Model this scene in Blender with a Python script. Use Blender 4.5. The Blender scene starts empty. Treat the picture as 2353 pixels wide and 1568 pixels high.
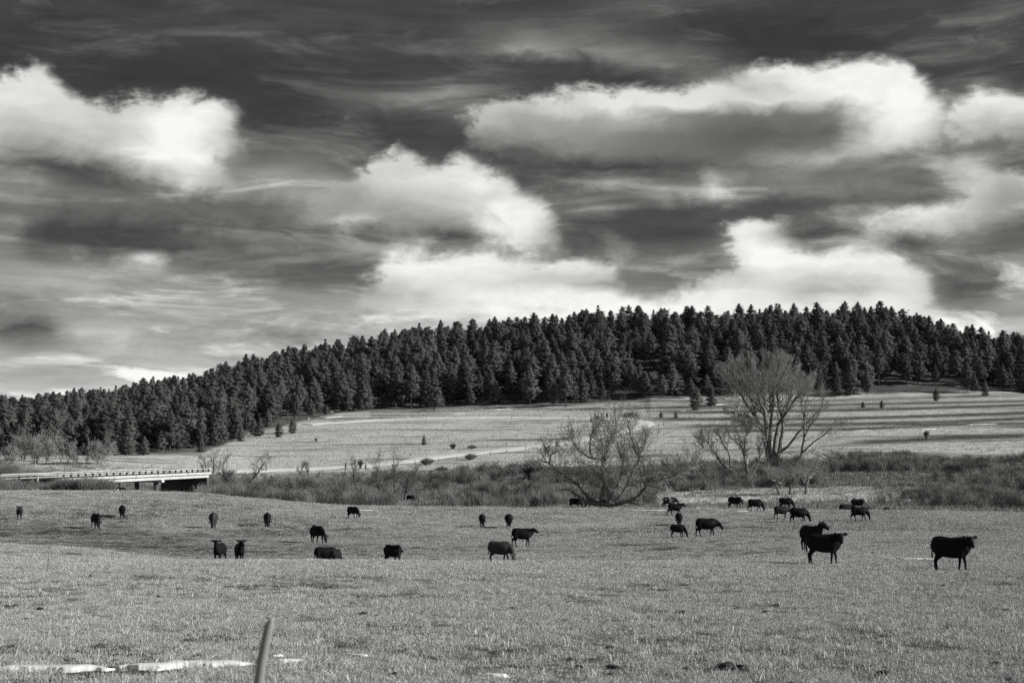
import bpy, bmesh, math, random
import numpy as np
from mathutils import Vector, Matrix
R = math.radians
rng = np.random.default_rng(7)
random.seed(7)
SC = bpy.context.scene
COL = SC.collection
# ------------------------------------------------------------------ camera
W0, H0, F0 = 2352.0, 1568.0, 3267.0        # reference frame used for bearings (50 mm lens on 36 mm film)
PITCH = math.atan(344 / F0)
CAMZ = 3.1
cam_d = bpy.data.cameras.new('camera')
cam = bpy.data.objects.new('camera', cam_d)
COL.objects.link(cam)
cam_d.lens = 50.0; cam_d.sensor_width = 36.0
cam_d.clip_start = 0.1; cam_d.clip_end = 12000
cam.location = (0, 0, CAMZ)
cam.rotation_euler = (R(90) + PITCH, 0, 0)
cam_d.dof.use_dof = True; cam_d.dof.focus_distance = 60; cam_d.dof.aperture_fstop = 2.2
SC.camera = cam
# ------------------------------------------------------------------ light
SUN_EL, SUN_AZ = R(22), R(100)              # sun low on the right; azimuth measured from +Y towards +X
EXPO = 0.45
sun_d = bpy.data.lights.new('sun', 'SUN'); sun = bpy.data.objects.new('sun', sun_d); COL.objects.link(sun)
sun_d.energy = 4.6; sun_d.angle = R(0.5); sun_d.color = (1.0, 0.995, 0.98)
sdir = Vector((math.sin(SUN_AZ) * math.cos(SUN_EL), math.cos(SUN_AZ) * math.cos(SUN_EL), math.sin(SUN_EL)))
sun.rotation_euler = sdir.to_track_quat('Z', 'Y').to_euler()
SC.view_settings.view_transform = 'Standard'; SC.view_settings.look = 'None'
SC.view_settings.gamma = 1; SC.view_settings.use_curve_mapping = False
SC.view_settings.exposure = EXPO
SC.cycles.use_denoising = False

# ------------------------------------------------------------------ sky
# broad cloud layout given on a coarse grid of bearings; all edges, wisps and streaks come from noise
def project(az, el):
    x = np.sin(az) * np.cos(el); y = np.cos(az) * np.cos(el); z = np.sin(el)
    fw = y * math.cos(PITCH) + z * math.sin(PITCH); up = -y * math.sin(PITCH) + z * math.cos(PITCH)
    return W0 / 2 + F0 * x / fw, H0 / 2 - F0 * up / fw
CLOUDS = [
 [(-60,170),(0,168),(30,162),(58,138),(98,142),(122,165),(150,200),(190,228),(235,236),(290,210),(350,207),(430,210),(505,222),(540,245),(552,290),(538,330),(503,352),(488,375),(525,400),(562,440),(540,452),(440,446),(340,430),(250,395),(120,372),(-60,372)],
 [(700,470),(740,430),(800,398),(860,368),(890,352),(908,330),(935,352),(980,368),(1015,362),(1045,347),(1062,345),(1090,368),(1125,385),(1170,408),(1195,440),(1262,470),(1285,500),(1290,560),(1200,585),(1140,562),(1080,548),(1000,545),(900,540),(800,520),(700,500)],
 [(1090,250),(1130,228),(1250,208),(1400,202),(1560,195),(1640,168),(1750,150),(1850,142),(1950,131),(2030,132),(2092,150),(2142,180),(2168,205),(2172,240),(2155,275),(2170,300),(2150,345),(2000,372),(1860,375),(1500,390),(1200,380),(1090,330)],
 [(2175,262),(2215,215),(2260,200),(2300,203),(2330,212),(2420,205),(2420,320),(2300,330),(2180,340)],
 [(1655,512),(1672,499),(1700,500),(1740,499),(1790,510),(1868,524),(1830,540),(1800,552),(1850,580),(1895,568),(1960,557),(2012,561),(2062,574),(2098,596),(2182,602),(2130,628),(2125,660),(2150,720),(2170,800),(2150,960),(700,960),(850,820),(1050,760),(1300,712),(1420,672),(1500,690),(1620,650),(1690,610),(1660,560)],
 [(800,655),(880,610),(905,590),(935,562),(962,545),(963,592),(1040,577),(1110,573),(1172,582),(1200,598),(1300,590),(1430,600),(1430,700),(1000,740),(800,700)],
 [(2080,372),(2120,362),(2180,370),(2260,385),(2330,390),(2420,395),(2420,470),(2300,480),(2180,430)],
 [(1920,520),(1990,490),(2060,478),(2150,475),(2260,450),(2330,470),(2280,520),(2180,545),(2020,545)],
]
# strokes: cx, cy, rx, ry, tilt(deg), value, strength   (values as seen brightness)
OUT = [(600,60,900,50,0,.30,.6),(1500,15,220,35,-8,.42,.8),(1850,90,300,50,5,.21,.8),(2250,110,200,60,0,.29,.6),(1250,95,150,30,5,.52,.9),(1480,120,200,35,10,.47,.9),
 (1620,170,110,30,25,.45,.7),(1180,165,140,30,0,.30,.8),(150,80,300,70,0,.22,.7),(420,180,260,45,0,.21,.9),(780,240,60,22,20,.40,.5),(620,160,250,60,0,.24,.6),(850,190,300,40,0,.25,.7),
 (1000,210,150,30,-8,.42,.7),(1080,260,120,35,0,.45,.7),(700,290,300,35,0,.23,.8),(650,350,160,30,0,.40,.6),(700,400,160,50,0,.46,.7),(900,300,200,25,0,.26,.8),(1180,360,120,25,10,.22,.9),
 (1350,410,300,35,5,.22,.9),(1240,400,80,40,30,.22,.9),(1700,430,240,32,-5,.50,.9),(1640,425,38,20,0,.72,.7),(1540,412,110,10,5,.52,.6),(1950,430,250,40,-5,.45,.8),(1950,372,250,14,-5,.28,.8),(2250,345,180,25,-8,.30,.9),
 (1520,490,200,30,4,.25,.9),(1750,480,200,18,0,.26,.9),(1330,500,90,22,-10,.50,.7),(1400,560,180,50,0,.33,.8),(1560,600,150,25,8,.42,.8),(1540,540,120,30,0,.27,.8),(1560,655,180,16,-3,.42,.8),
 (1950,535,200,16,0,.24,.9),(2100,565,90,30,10,.28,.9),(2300,540,150,40,-10,.34,.9),(2280,600,120,20,0,.52,.7),(2220,640,90,45,-15,.30,1.),(2330,620,60,30,-30,.62,.6),(2260,700,150,30,0,.55,.7),(2330,780,150,50,0,.74,.8),
 (80,390,180,40,5,.36,.9),(200,385,120,28,8,.26,.9),(40,430,75,35,0,.62,.9),(230,455,250,30,3,.44,.8),(450,480,200,40,0,.36,.8),(560,430,120,30,0,.55,.7),(330,555,300,42,2,.20,1.),(130,540,110,30,0,.24,.8),(520,570,160,50,0,.27,.9),
 (20,530,48,18,0,.88,1.),(20,575,60,18,-5,.58,.9),(700,560,120,60,0,.33,.9),(760,600,150,45,20,.29,.9),(560,630,200,30,0,.33,.9),(800,500,120,40,20,.62,.6),(870,560,80,30,-20,.36,.9),(1040,545,75,16,5,.27,1.),(1150,575,60,12,10,.35,.7),
 (150,620,260,28,0,.62,1.),(325,602,45,18,5,.90,.9),(330,640,200,20,0,.55,.7),(200,670,350,22,2,.50,.8),(640,690,300,30,0,.46,.8),(450,655,120,8,0,.62,.7),(60,765,110,26,6,.30,1.),(20,730,70,15,0,.36,.8),(235,765,85,26,0,.84,.9),(160,740,50,12,0,.62,.8),
 (420,740,200,20,0,.56,.7),(620,780,200,14,3,.50,.7),(850,740,200,30,0,.62,.7),(300,800,300,18,0,.72,.7),(150,840,250,20,0,.62,.8),(120,825,160,8,3,.50,.6),(500,830,250,20,0,.74,.7),(250,885,350,16,0,.84,.7),(1000,720,200,30,0,.72,.7)]
INN = [(60,220,110,70,0,.86,.9),(120,330,180,40,0,.66,.9),(60,280,150,30,0,.70,.6),(250,280,120,40,0,.80,.8),(430,270,110,50,0,.95,1.),(420,370,120,55,20,.99,1.),(520,440,60,25,0,.80,.7),(120,400,220,30,4,.38,1.),(240,430,160,24,10,.46,1.),(80,155,40,20,0,.80,.8),
 (1060,400,110,40,15,.96,1.),(900,410,130,35,0,.80,.9),(760,470,120,50,0,.58,1.),(700,440,80,30,0,.55,.9),(900,480,160,30,10,.64,.9),(860,540,160,35,0,.42,1.),(1050,470,120,30,0,.68,.8),(1180,510,90,50,0,.93,1.),(1000,550,100,12,0,.35,.9),(1010,520,90,18,0,.55,.8),
 (1950,190,260,55,0,.95,1.),(1500,235,300,30,0,.87,1.),(1250,235,140,26,0,.84,.9),(1300,300,180,40,10,.55,1.),(1180,350,140,40,10,.38,1.),(1700,300,230,36,-2,.36,1.),(1900,285,110,34,-4,.38,1.),(1600,350,260,28,-3,.36,1.),(2070,270,90,60,-20,.92,1.),(1960,345,130,12,-6,.84,1.),(2120,335,80,25,-25,.80,.8),(1500,390,260,20,0,.26,1.),
 (2290,240,120,40,0,.86,1.),(2300,305,120,25,0,.60,1.),(2250,390,100,20,5,.80,1.),(2330,420,70,20,0,.60,1.),(2300,460,70,20,-20,.58,1.),(2080,505,150,22,-5,.88,1.),(2230,480,70,18,-20,.70,.8),(2000,540,130,10,0,.5,.8),
 (1740,530,90,35,0,.94,1.),(1760,590,110,40,20,.93,1.),(1960,610,140,45,0,.94,1.),(1800,690,400,50,0,.88,.9),(1560,655,150,12,-2,.50,1.),(1500,640,80,10,-3,.60,.9),(1900,660,110,22,-5,.64,.9),(1300,720,300,40,0,.93,1.),(2230,690,110,50,-10,.50,1.),(2100,730,160,35,0,.86,1.),(2300,790,150,30,0,.76,1.),
 (930,580,40,20,-30,.95,1.),(1050,620,220,32,-4,.93,1.),(1300,620,120,25,0,.86,1.),(1300,650,200,14,-3,.74,.8),(900,670,160,25,0,.72,1.),(1250,690,260,20,0,.93,1.)]
def paint(base, strokes, U, V):
    for cx, cy, rx, ry, a, val, k in strokes:
        c, s = math.cos(R(a)), math.sin(R(a))
        dx, dy = U - cx, V - cy
        q = ((dx * c + dy * s) / rx) ** 2 + ((-dx * s + dy * c) / ry) ** 2
        w = k * np.exp(-0.9 * q ** 1.3)
        base = base * (1 - w) + val * w
    return base
def sdf_poly(poly, U, V):
    P = np.array(poly, float); d = np.full(U.shape, 1e9); inside = np.zeros(U.shape, bool)
    for i in range(len(P)):
        a, b = P[i], P[(i + 1) % len(P)]; e = b - a
        t = np.clip(((U - a[0]) * e[0] + (V - a[1]) * e[1]) / (e @ e), 0, 1)
        d = np.minimum(d, np.hypot(U - a[0] - t * e[0], V - a[1] - t * e[1]))
        c = ((a[1] > V) != (b[1] > V)) & (U < (b[0] - a[0]) * (V - a[1]) / (b[1] - a[1] + 1e-9) + a[0])
        inside ^= c
    return np.where(inside, d, -d)
NR, NC = 34, 63
AZ_HALF, EL0, EL1 = R(20.8), R(1.5), R(20.5)
gaz, gel = np.meshgrid(np.linspace(-AZ_HALF, AZ_HALF, NC), np.linspace(EL0, EL1, NR))
GU, GV = project(gaz, gel)
gG = paint(np.interp(GV, [-50, 100, 200, 300, 450, 600, 700, 800, 900, 1000], [.27, .27, .24, .28, .37, .50, .64, .74, .82, .86]), OUT, GU, GV)
gB = paint(np.interp(GV, [-50, 300, 600, 800, 900, 1000], [.8, .8, .82, .84, .82, .84]), INN, GU, GV)
gS = np.max([sdf_poly(p, GU, GV) for p in CLOUDS], axis=0)
# cloud undersides melt into what lies below them, tops stay crisp
def sst(x): x = np.clip(x, 0, 1); return x * x * (3 - 2 * x)
dn = np.max([sdf_poly(p, GU, GV - 32) for p in CLOUDS], axis=0); upw = np.max([sdf_poly(p, GU, GV + 38) for p in CLOUDS], axis=0)
G0 = gG.copy()
gG = gG + (gB - gG) * .42 * sst((dn + 34) / 68) * sst((70 - gS) / 60) 
gB = gB + (G0 - gB) * .45 * (1 - sst((upw + 45) / 80))
BOTH = [(60,420,60,22,0,.62),(180,390,150,26,10,.30),(120,455,220,26,0,.50),(490,432,70,24,0,.97),(600,440,130,45,0,.56),(330,560,250,36,0,.25),(690,590,110,70,15,.34),(640,425,150,50,5,.64),(760,470,110,40,0,.60),(520,478,160,26,0,.42),(820,510,32,20,0,.80),(932,580,26,15,-30,.97),(1060,548,70,13,8,.28),(1165,512,75,45,0,.97),
 (200,622,250,24,0,.68),(330,600,38,17,0,.93),(150,650,260,22,0,.70),(120,700,300,26,0,.56),(330,770,200,30,0,.74),(160,810,240,18,0,.74),(430,662,45,6,0,.76),(560,690,160,24,0,.56),(720,700,220,32,0,.62),(240,762,90,26,0,.90),(60,772,100,20,4,.30),(60,738,60,8,0,.36),(450,792,250,22,0,.70),(500,862,300,22,0,.82),(150,850,200,22,0,.68),(900,722,150,26,0,.78),(640,775,120,9,3,.52),
 (1250,110,140,24,0,.60),(1450,130,180,24,12,.50),(1650,172,120,18,12,.44),(1210,152,110,22,0,.28),(1730,305,230,44,-2,.34),(1530,325,120,45,0,.42),(1955,347,120,13,-6,.88),(1290,282,150,26,5,.60),(2080,265,90,60,0,.94),(2290,235,80,30,0,.90),(2250,285,100,26,0,.80),
 (1400,382,230,20,3,.23),(2260,325,150,9,-8,.32),(1950,405,260,34,-3,.50),(1640,416,34,19,0,.84),(1490,420,110,6,3,.58),(2235,394,90,26,12,.84),(2320,432,60,30,0,.60),(2070,502,170,25,-5,.88),(1960,546,170,15,4,.27),(2110,568,60,22,15,.30),(2325,530,80,46,0,.40),
 (2228,650,85,50,-25,.31),(2335,632,38,28,0,.64),(2155,610,50,7,0,.88),(1880,652,70,16,0,.62),(1450,652,130,13,-2,.44),(1560,622,100,9,0,.56),(1350,708,250,24,0,.96),(2060,722,120,26,0,.92),(2300,775,150,26,0,.84),(1420,522,130,42,0,.29),(1350,482,90,10,-8,.52)]
st2 = [(a, b_, c, d, e_, v_, .92) for a, b_, c, d, e_, v_ in BOTH]
gG = paint(gG, st2, GU, GV); gB = paint(gB, st2, GU, GV)
gB = np.clip(gB * 1.04, 0, 1); gS = np.clip(gS / 60, -1, 1) * .5 + .5

def nt_new(nt, typ, **kw):
    n = nt.nodes.new(typ)
    for k, v in kw.items(): setattr(n, k, v)
    return n
def mk_math(nt):
    def M(op, a, b=None, c=None, clamp=False):
        n = nt.nodes.new('ShaderNodeMath'); n.operation = op; n.use_clamp = clamp
        for i, v in enumerate((a, b, c)):
            if v is None: continue
            if isinstance(v, (int, float)): n.inputs[i].default_value = v
            else: nt.links.new(v, n.inputs[i])
        return n.outputs[0]
    return M
world = bpy.data.worlds.new('World'); SC.world = world; world.use_nodes = True
nt = world.node_tree; nt.nodes.clear(); L = nt.links; M = mk_math(nt)
tc = nt_new(nt, 'ShaderNodeTexCoord'); sep = nt_new(nt, 'ShaderNodeSeparateXYZ'); L.new(tc.outputs['Generated'], sep.inputs[0])
az = M('ARCTAN2', sep.outputs[0], sep.outputs[1]); el = M('ARCSINE', sep.outputs[2])
def noise(vec, scale, detail, rough, dist=0.0, seed=0.0):
    n = nt_new(nt, 'ShaderNodeTexNoise'); n.noise_dimensions = '3D'
    n.inputs['Scale'].default_value = scale; n.inputs['Detail'].default_value = detail; n.inputs['Roughness'].default_value = rough; n.inputs['Distortion'].default_value = dist
    L.new(vec, n.inputs['Vector']); return n.outputs['Fac']
def vec(ax, ay, azv=0.0):
    n = nt_new(nt, 'ShaderNodeCombineXYZ')
    for i, v in enumerate((ax, ay, azv)):
        if isinstance(v, (int, float)): n.inputs[i].default_value = v
        else: L.new(v, n.inputs[i])
    return n.outputs[0]
P1 = vec(az, M('MULTIPLY', el, 1.7), 0.3); P2 = vec(az, M('MULTIPLY', el, 1.7), 7.3); PS = vec(az, M('MULTIPLY', el, 6.0), 3.1)
PF = vec(az, M('MULTIPLY', el, 14.0), 5.1)
n1 = M('SUBTRACT', noise(P1, 22, 7, .60, .6), .5); n2 = M('SUBTRACT', noise(P2, 26, 7, .60, .6), .5); n3 = M('SUBTRACT', noise(P1, 75, 6, .62), .5)
ns = M('SUBTRACT', noise(PS, 9, 7, .60, 1.2), .5); nf = M('SUBTRACT', noise(PF, 16, 6, .60, .5), .5)
azw = M('MULTIPLY_ADD', n1, R(2.5), az); elw = M('MULTIPLY_ADD', n2, R(1.2), el)
azw = M('MULTIPLY_ADD', n3, R(.5), azw)
t = M('PINGPONG', M('MULTIPLY_ADD', azw, 1 / (2 * AZ_HALF), .5), 1.0)
e = M('MULTIPLY', M('SUBTRACT', elw, EL0), (NR - 1) / (EL1 - EL0))
e = M('MINIMUM', M('MAXIMUM', e, 0.0), float(NR - 1))
tl = M('MULTIPLY', t, 2.0); tr = M('MULTIPLY_ADD', t, 2.0, -1.0)
half = NC // 2; acc = None
rightside = M('GREATER_THAN', t, .5)
def cmix(fac, a, b_):
    m = nt_new(nt, 'ShaderNodeMix', data_type='RGBA'); m.clamp_factor = True
    L.new(fac, m.inputs[0]); L.new(a, m.inputs[6]); L.new(b_, m.inputs[7]); return m.outputs[2]
for i in range(NR):
    g = bpy.data.node_groups.new('sky_row', 'ShaderNodeTree'); row_out = []
    for nm in ('a', 'b', 'side'): g.interface.new_socket(nm, in_out='INPUT', socket_type='NodeSocketFloat')
    g.interface.new_socket('row', in_out='OUTPUT', socket_type='NodeSocketColor')
    gi = g.nodes.new('NodeGroupInput'); go = g.nodes.new('NodeGroupOutput')
    for q, j0 in ((0, 0), (1, half)):
        rmp = g.nodes.new('ShaderNodeValToRGB'); cr = rmp.color_ramp; cr.interpolation = 'LINEAR'
        cr.elements[1].position = 1.0
        while len(cr.elements) < half + 1: cr.elements.new(len(cr.elements) / (half + 2))
        for j in range(half + 1):
            el_ = cr.elements[j]; el_.position = j / half
            el_.color = (float(gS[i, j0 + j]), float(gG[i, j0 + j]), float(gB[i, j0 + j]), 1)
        g.links.new(gi.outputs[q], rmp.inputs[0]); row_out.append(rmp.outputs[0])
    m = g.nodes.new('ShaderNodeMix'); m.data_type = 'RGBA'
    g.links.new(gi.outputs[2], m.inputs[0]); g.links.new(row_out[0], m.inputs[6]); g.links.new(row_out[1], m.inputs[7]); g.links.new(m.outputs[2], go.inputs[0])
    gn = nt_new(nt, 'ShaderNodeGroup'); gn.node_tree = g; L.new(tl, gn.inputs[0]); L.new(tr, gn.inputs[1]); L.new(rightside, gn.inputs[2]); row = gn.outputs[0]
    acc = row if acc is None else cmix(M('SUBTRACT', e, float(i - 1)), acc, row)
sp = nt_new(nt, 'ShaderNodeSeparateColor'); L.new(acc, sp.inputs[0])
S_, G_, B_ = sp.outputs
sd = M('ADD', M('SUBTRACT', S_, .5), M('ADD', M('MULTIPLY', n3, .42), M('MULTIPLY', n1, .3)))
sm = nt_new(nt, 'ShaderNodeMapRange', interpolation_type='SMOOTHSTEP'); L.new(sd, sm.inputs[0]); sm.inputs[1].default_value = -.12; sm.inputs[2].default_value = .21
mask = sm.outputs[0]
Gs = M('MULTIPLY', G_, M('ADD', 1.0, M('ADD', M('MULTIPLY', ns, .5), M('ADD', M('MULTIPLY', n2, .35), M('MULTIPLY', nf, .16)))))
Bs = M('MULTIPLY', B_, M('ADD', 1.0, M('ADD', M('MULTIPLY', n1, .22), M('MULTIPLY', ns, .16))))
wr = nt_new(nt, 'ShaderNodeMapRange', interpolation_type='SMOOTHSTEP'); L.new(noise(vec(M('MULTIPLY_ADD', n1, .06, az), M('MULTIPLY', el, 5.0), 11.0), 7, 8, .62, .8), wr.inputs[0]); wr.inputs[1].default_value = .48; wr.inputs[2].default_value = .72
Gs = M('MULTIPLY', M('MULTIPLY_ADD', wr.outputs[0], .55, .93), Gs)
val = M('ADD', Gs, M('MULTIPLY', mask, M('SUBTRACT', Bs, Gs)))
# above the frame the same broken cloud goes on evenly
hi = nt_new(nt, 'ShaderNodeMapRange'); L.new(el, hi.inputs[0]); hi.inputs[1].default_value = R(21); hi.inputs[2].default_value = R(30)
gen = M('MULTIPLY_ADD', noise(PS, 4, 6, .6, 1.0), .9, -.08)
val = M('ADD', val, M('MULTIPLY', hi.outputs[0], M('SUBTRACT', gen, val)))
val = M('MINIMUM', M('MAXIMUM', val, .12), .985)
lin = M('POWER', val, 2.2)
sky = nt_new(nt, 'ShaderNodeTexSky', sky_type='NISHITA'); sky.sun_disc = False; sky.sun_elevation = SUN_EL; sky.sun_rotation = SUN_AZ
sk = nt_new(nt, 'ShaderNodeSeparateColor'); L.new(sky.outputs[0], sk.inputs[0])
tot = M('MULTIPLY_ADD', sk.outputs[0], .06, M('MULTIPLY', lin, 9.6 / (2 ** EXPO)))       # red-filtered sky under the clouds
comb = nt_new(nt, 'ShaderNodeCombineColor')
L.new(tot, comb.inputs[0]); L.new(M('MULTIPLY', tot, .997), comb.inputs[1]); L.new(M('MULTIPLY', tot, .975), comb.inputs[2])
bg = nt_new(nt, 'ShaderNodeBackground'); bg.inputs[1].default_value = .1; L.new(comb.outputs[0], bg.inputs[0])
wo = nt_new(nt, 'ShaderNodeOutputWorld'); L.new(bg.outputs[0], wo.inputs[0])
world.cycles.sampling_method = 'MANUAL'; world.cycles.sample_map_resolution = 512

# ------------------------------------------------------------------ helpers
def tag(o, label=None, cat=None, group=None, kind=None):
    if label: o['label'] = label
    if cat: o['category'] = cat
    if group: o['group'] = group
    if kind: o['kind'] = kind
    return o
def grey(v, w=.985): return (v, v * .995, v * w, 1)
def mat(name, v, rough=.9, spec=.2, nscale=None, namt=.3, objvar=0.0, detail=4, bump=0.0, stretch=None, coord='Object'):
    m = bpy.data.materials.new(name); m.use_nodes = True; t_ = m.node_tree; b = t_.nodes['Principled BSDF']; M_ = mk_math(t_)
    b.inputs['Roughness'].default_value = rough; b.inputs['Specular IOR Level'].default_value = spec
    f = None
    if nscale:
        tcn = t_.nodes.new('ShaderNodeTexCoord'); src = tcn.outputs[coord]
        if stretch:
            mp = t_.nodes.new('ShaderNodeMapping'); t_.links.new(src, mp.inputs[0]); mp.inputs['Scale'].default_value = stretch; src = mp.outputs[0]
        n = t_.nodes.new('ShaderNodeTexNoise'); n.inputs['Scale'].default_value = nscale; n.inputs['Detail'].default_value = detail
        t_.links.new(src, n.inputs['Vector'])
        f = M_('MULTIPLY_ADD', n.outputs['Fac'], 2 * namt, 1 - namt)
        if bump:
            bp = t_.nodes.new('ShaderNodeBump'); bp.inputs['Strength'].default_value = bump; t_.links.new(n.outputs['Fac'], bp.inputs['Height']); t_.links.new(bp.outputs[0], b.inputs['Normal'])
    if objvar:
        oi = t_.nodes.new('ShaderNodeObjectInfo')
        g = M_('MULTIPLY_ADD', oi.outputs['Random'], 2 * objvar, 1 - objvar)
        f = M_('MULTIPLY', f, g) if f is not None else g
    if f is None: b.inputs['Base Color'].default_value = grey(v)
    else:
        vv = M_('MULTIPLY', f, v); c = t_.nodes.new('ShaderNodeCombineColor')
        t_.links.new(vv, c.inputs[0]); t_.links.new(M_('MULTIPLY', vv, .995), c.inputs[1]); t_.links.new(M_('MULTIPLY', vv, .98), c.inputs[2])
        t_.links.new(c.outputs[0], b.inputs['Base Color'])
    return m
def mesh_np(name, V, F, mats=(), mi=None, smooth=False):
    """V (n,3), F list of arrays (m,k)"""
    me = bpy.data.meshes.new(name); V = np.asarray(V, np.float32)
    if isinstance(F, np.ndarray): F = [F]
    F = [np.asarray(f, np.int32) for f in F if len(f)]
    tot = sum(f.shape[0] for f in F); lp = np.concatenate([f.ravel() for f in F])
    cnt = np.concatenate([np.full(f.shape[0], f.shape[1], np.int32) for f in F])
    me.vertices.add(len(V)); me.vertices.foreach_set('co', V.ravel())
    me.loops.add(len(lp)); me.loops.foreach_set('vertex_index', lp)
    me.polygons.add(tot); me.polygons.foreach_set('loop_start', np.concatenate([[0], np.cumsum(cnt)[:-1]]).astype(np.int32)); me.polygons.foreach_set('loop_total', cnt)
    for m in mats: me.materials.append(m)
    if mi is not None: me.polygons.foreach_set('material_index', np.asarray(mi, np.int32))
    me.polygons.foreach_set('use_smooth', np.full(tot, smooth))
    me.update(calc_edges=True); me.validate()
    return me
def link(name, me, loc=(0, 0, 0), parent=None, rz=0.0, sc=1.0):
    o = bpy.data.objects.new(name, me); COL.objects.link(o); o.location = loc
    o.rotation_euler = (0, 0, rz); o.scale = (sc, sc, sc) if isinstance(sc, (int, float)) else sc
    if parent: o.parent = parent
    return o
class MB:
    """collects boxes / tubes / prisms into one mesh"""
    def __init__(s): s.v = []; s.f = []; s.n = 0
    def add(s, V, F):
        F = [tuple(i + s.n for i in f) for f in F]; s.v += [tuple(map(float, p)) for p in V]; s.f += F; s.n += len(V); return s
    def box(s, c, d, rz=0.0, M4=None):
        x, y, z = (k / 2 for k in d); V = [Vector((a * x, b * y, g * z)) for a in (-1, 1) for b in (-1, 1) for g in (-1, 1)]
        m = Matrix.Rotation(rz, 3, 'Z') if M4 is None else M4
        V = [m @ p + Vector(c) for p in V]
        return s.add(V, [(0, 1, 3, 2), (4, 6, 7, 5), (0, 4, 5, 1), (2, 3, 7, 6), (0, 2, 6, 4), (1, 5, 7, 3)])
    def tube(s, pts, rad, n=6, cap=True, squash=None):
        pts = [Vector(p) for p in pts]; V = []; F = []
        for i, p in enumerate(pts):
            tg = (pts[min(i + 1, len(pts) - 1)] - pts[max(i - 1, 0)])
            tg = tg.normalized() if tg.length > 1e-9 else Vector((0, 0, 1))
            ref = Vector((0, 1, 0)) if abs(tg.y) < .9 else Vector((1, 0, 0))
            a = tg.cross(ref).normalized(); b = tg.cross(a)
            r = rad[i] if hasattr(rad, '__len__') else rad
            ra, rb = (r if isinstance(r, (tuple, list)) else (r, r))
            for k in range(n):
                th = 2 * math.pi * k / n; V.append(p + a * (math.cos(th) * ra) + b * (math.sin(th) * rb))
        for i in range(len(pts) - 1):
            for k in range(n):
                F.append((i * n + k, i * n + (k + 1) % n, (i + 1) * n + (k + 1) % n, (i + 1) * n + k))
        if cap: F.append(tuple(range(n - 1, -1, -1))); F.append(tuple((len(pts) - 1) * n + k for k in range(n)))
        return s.add(V, F)
    def mesh(s, name, m, smooth=False):
        me = bpy.data.meshes.new(name); me.from_pydata(s.v, [], s.f); me.materials.append(m)
        if smooth: me.polygons.foreach_set('use_smooth', [True] * len(me.polygons))
        me.update(); return me
    def obj(s, name, m, parent=None, loc=(0, 0, 0), smooth=False): return link(name, s.mesh(name, m, smooth), loc, parent)
def vnoise(x, y, seed=0):
    xi = np.floor(x).astype(np.int64); yi = np.floor(y).astype(np.int64); fx = x - xi; fy = y - yi
    fx = fx * fx * (3 - 2 * fx); fy = fy * fy * (3 - 2 * fy)
    def h(a, b):
        n = (a * 374761393 + b * 668265263 + seed * 974711) & 0x7fffffff
        n = ((n ^ (n >> 13)) * 1274126177) & 0x7fffffff
        return ((n ^ (n >> 16)) & 0xffff) / 65535.0
    return (h(xi, yi) * (1 - fx) + h(xi + 1, yi) * fx) * (1 - fy) + (h(xi, yi + 1) * (1 - fx) + h(xi + 1, yi + 1) * fx) * fy
def fbm(x, y, seed=0, oct=4):
    a = 0; s = .5
    for k in range(oct): a = a + s * vnoise(x * 2 ** k, y * 2 ** k, seed + k); s *= .5
    return a

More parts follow.
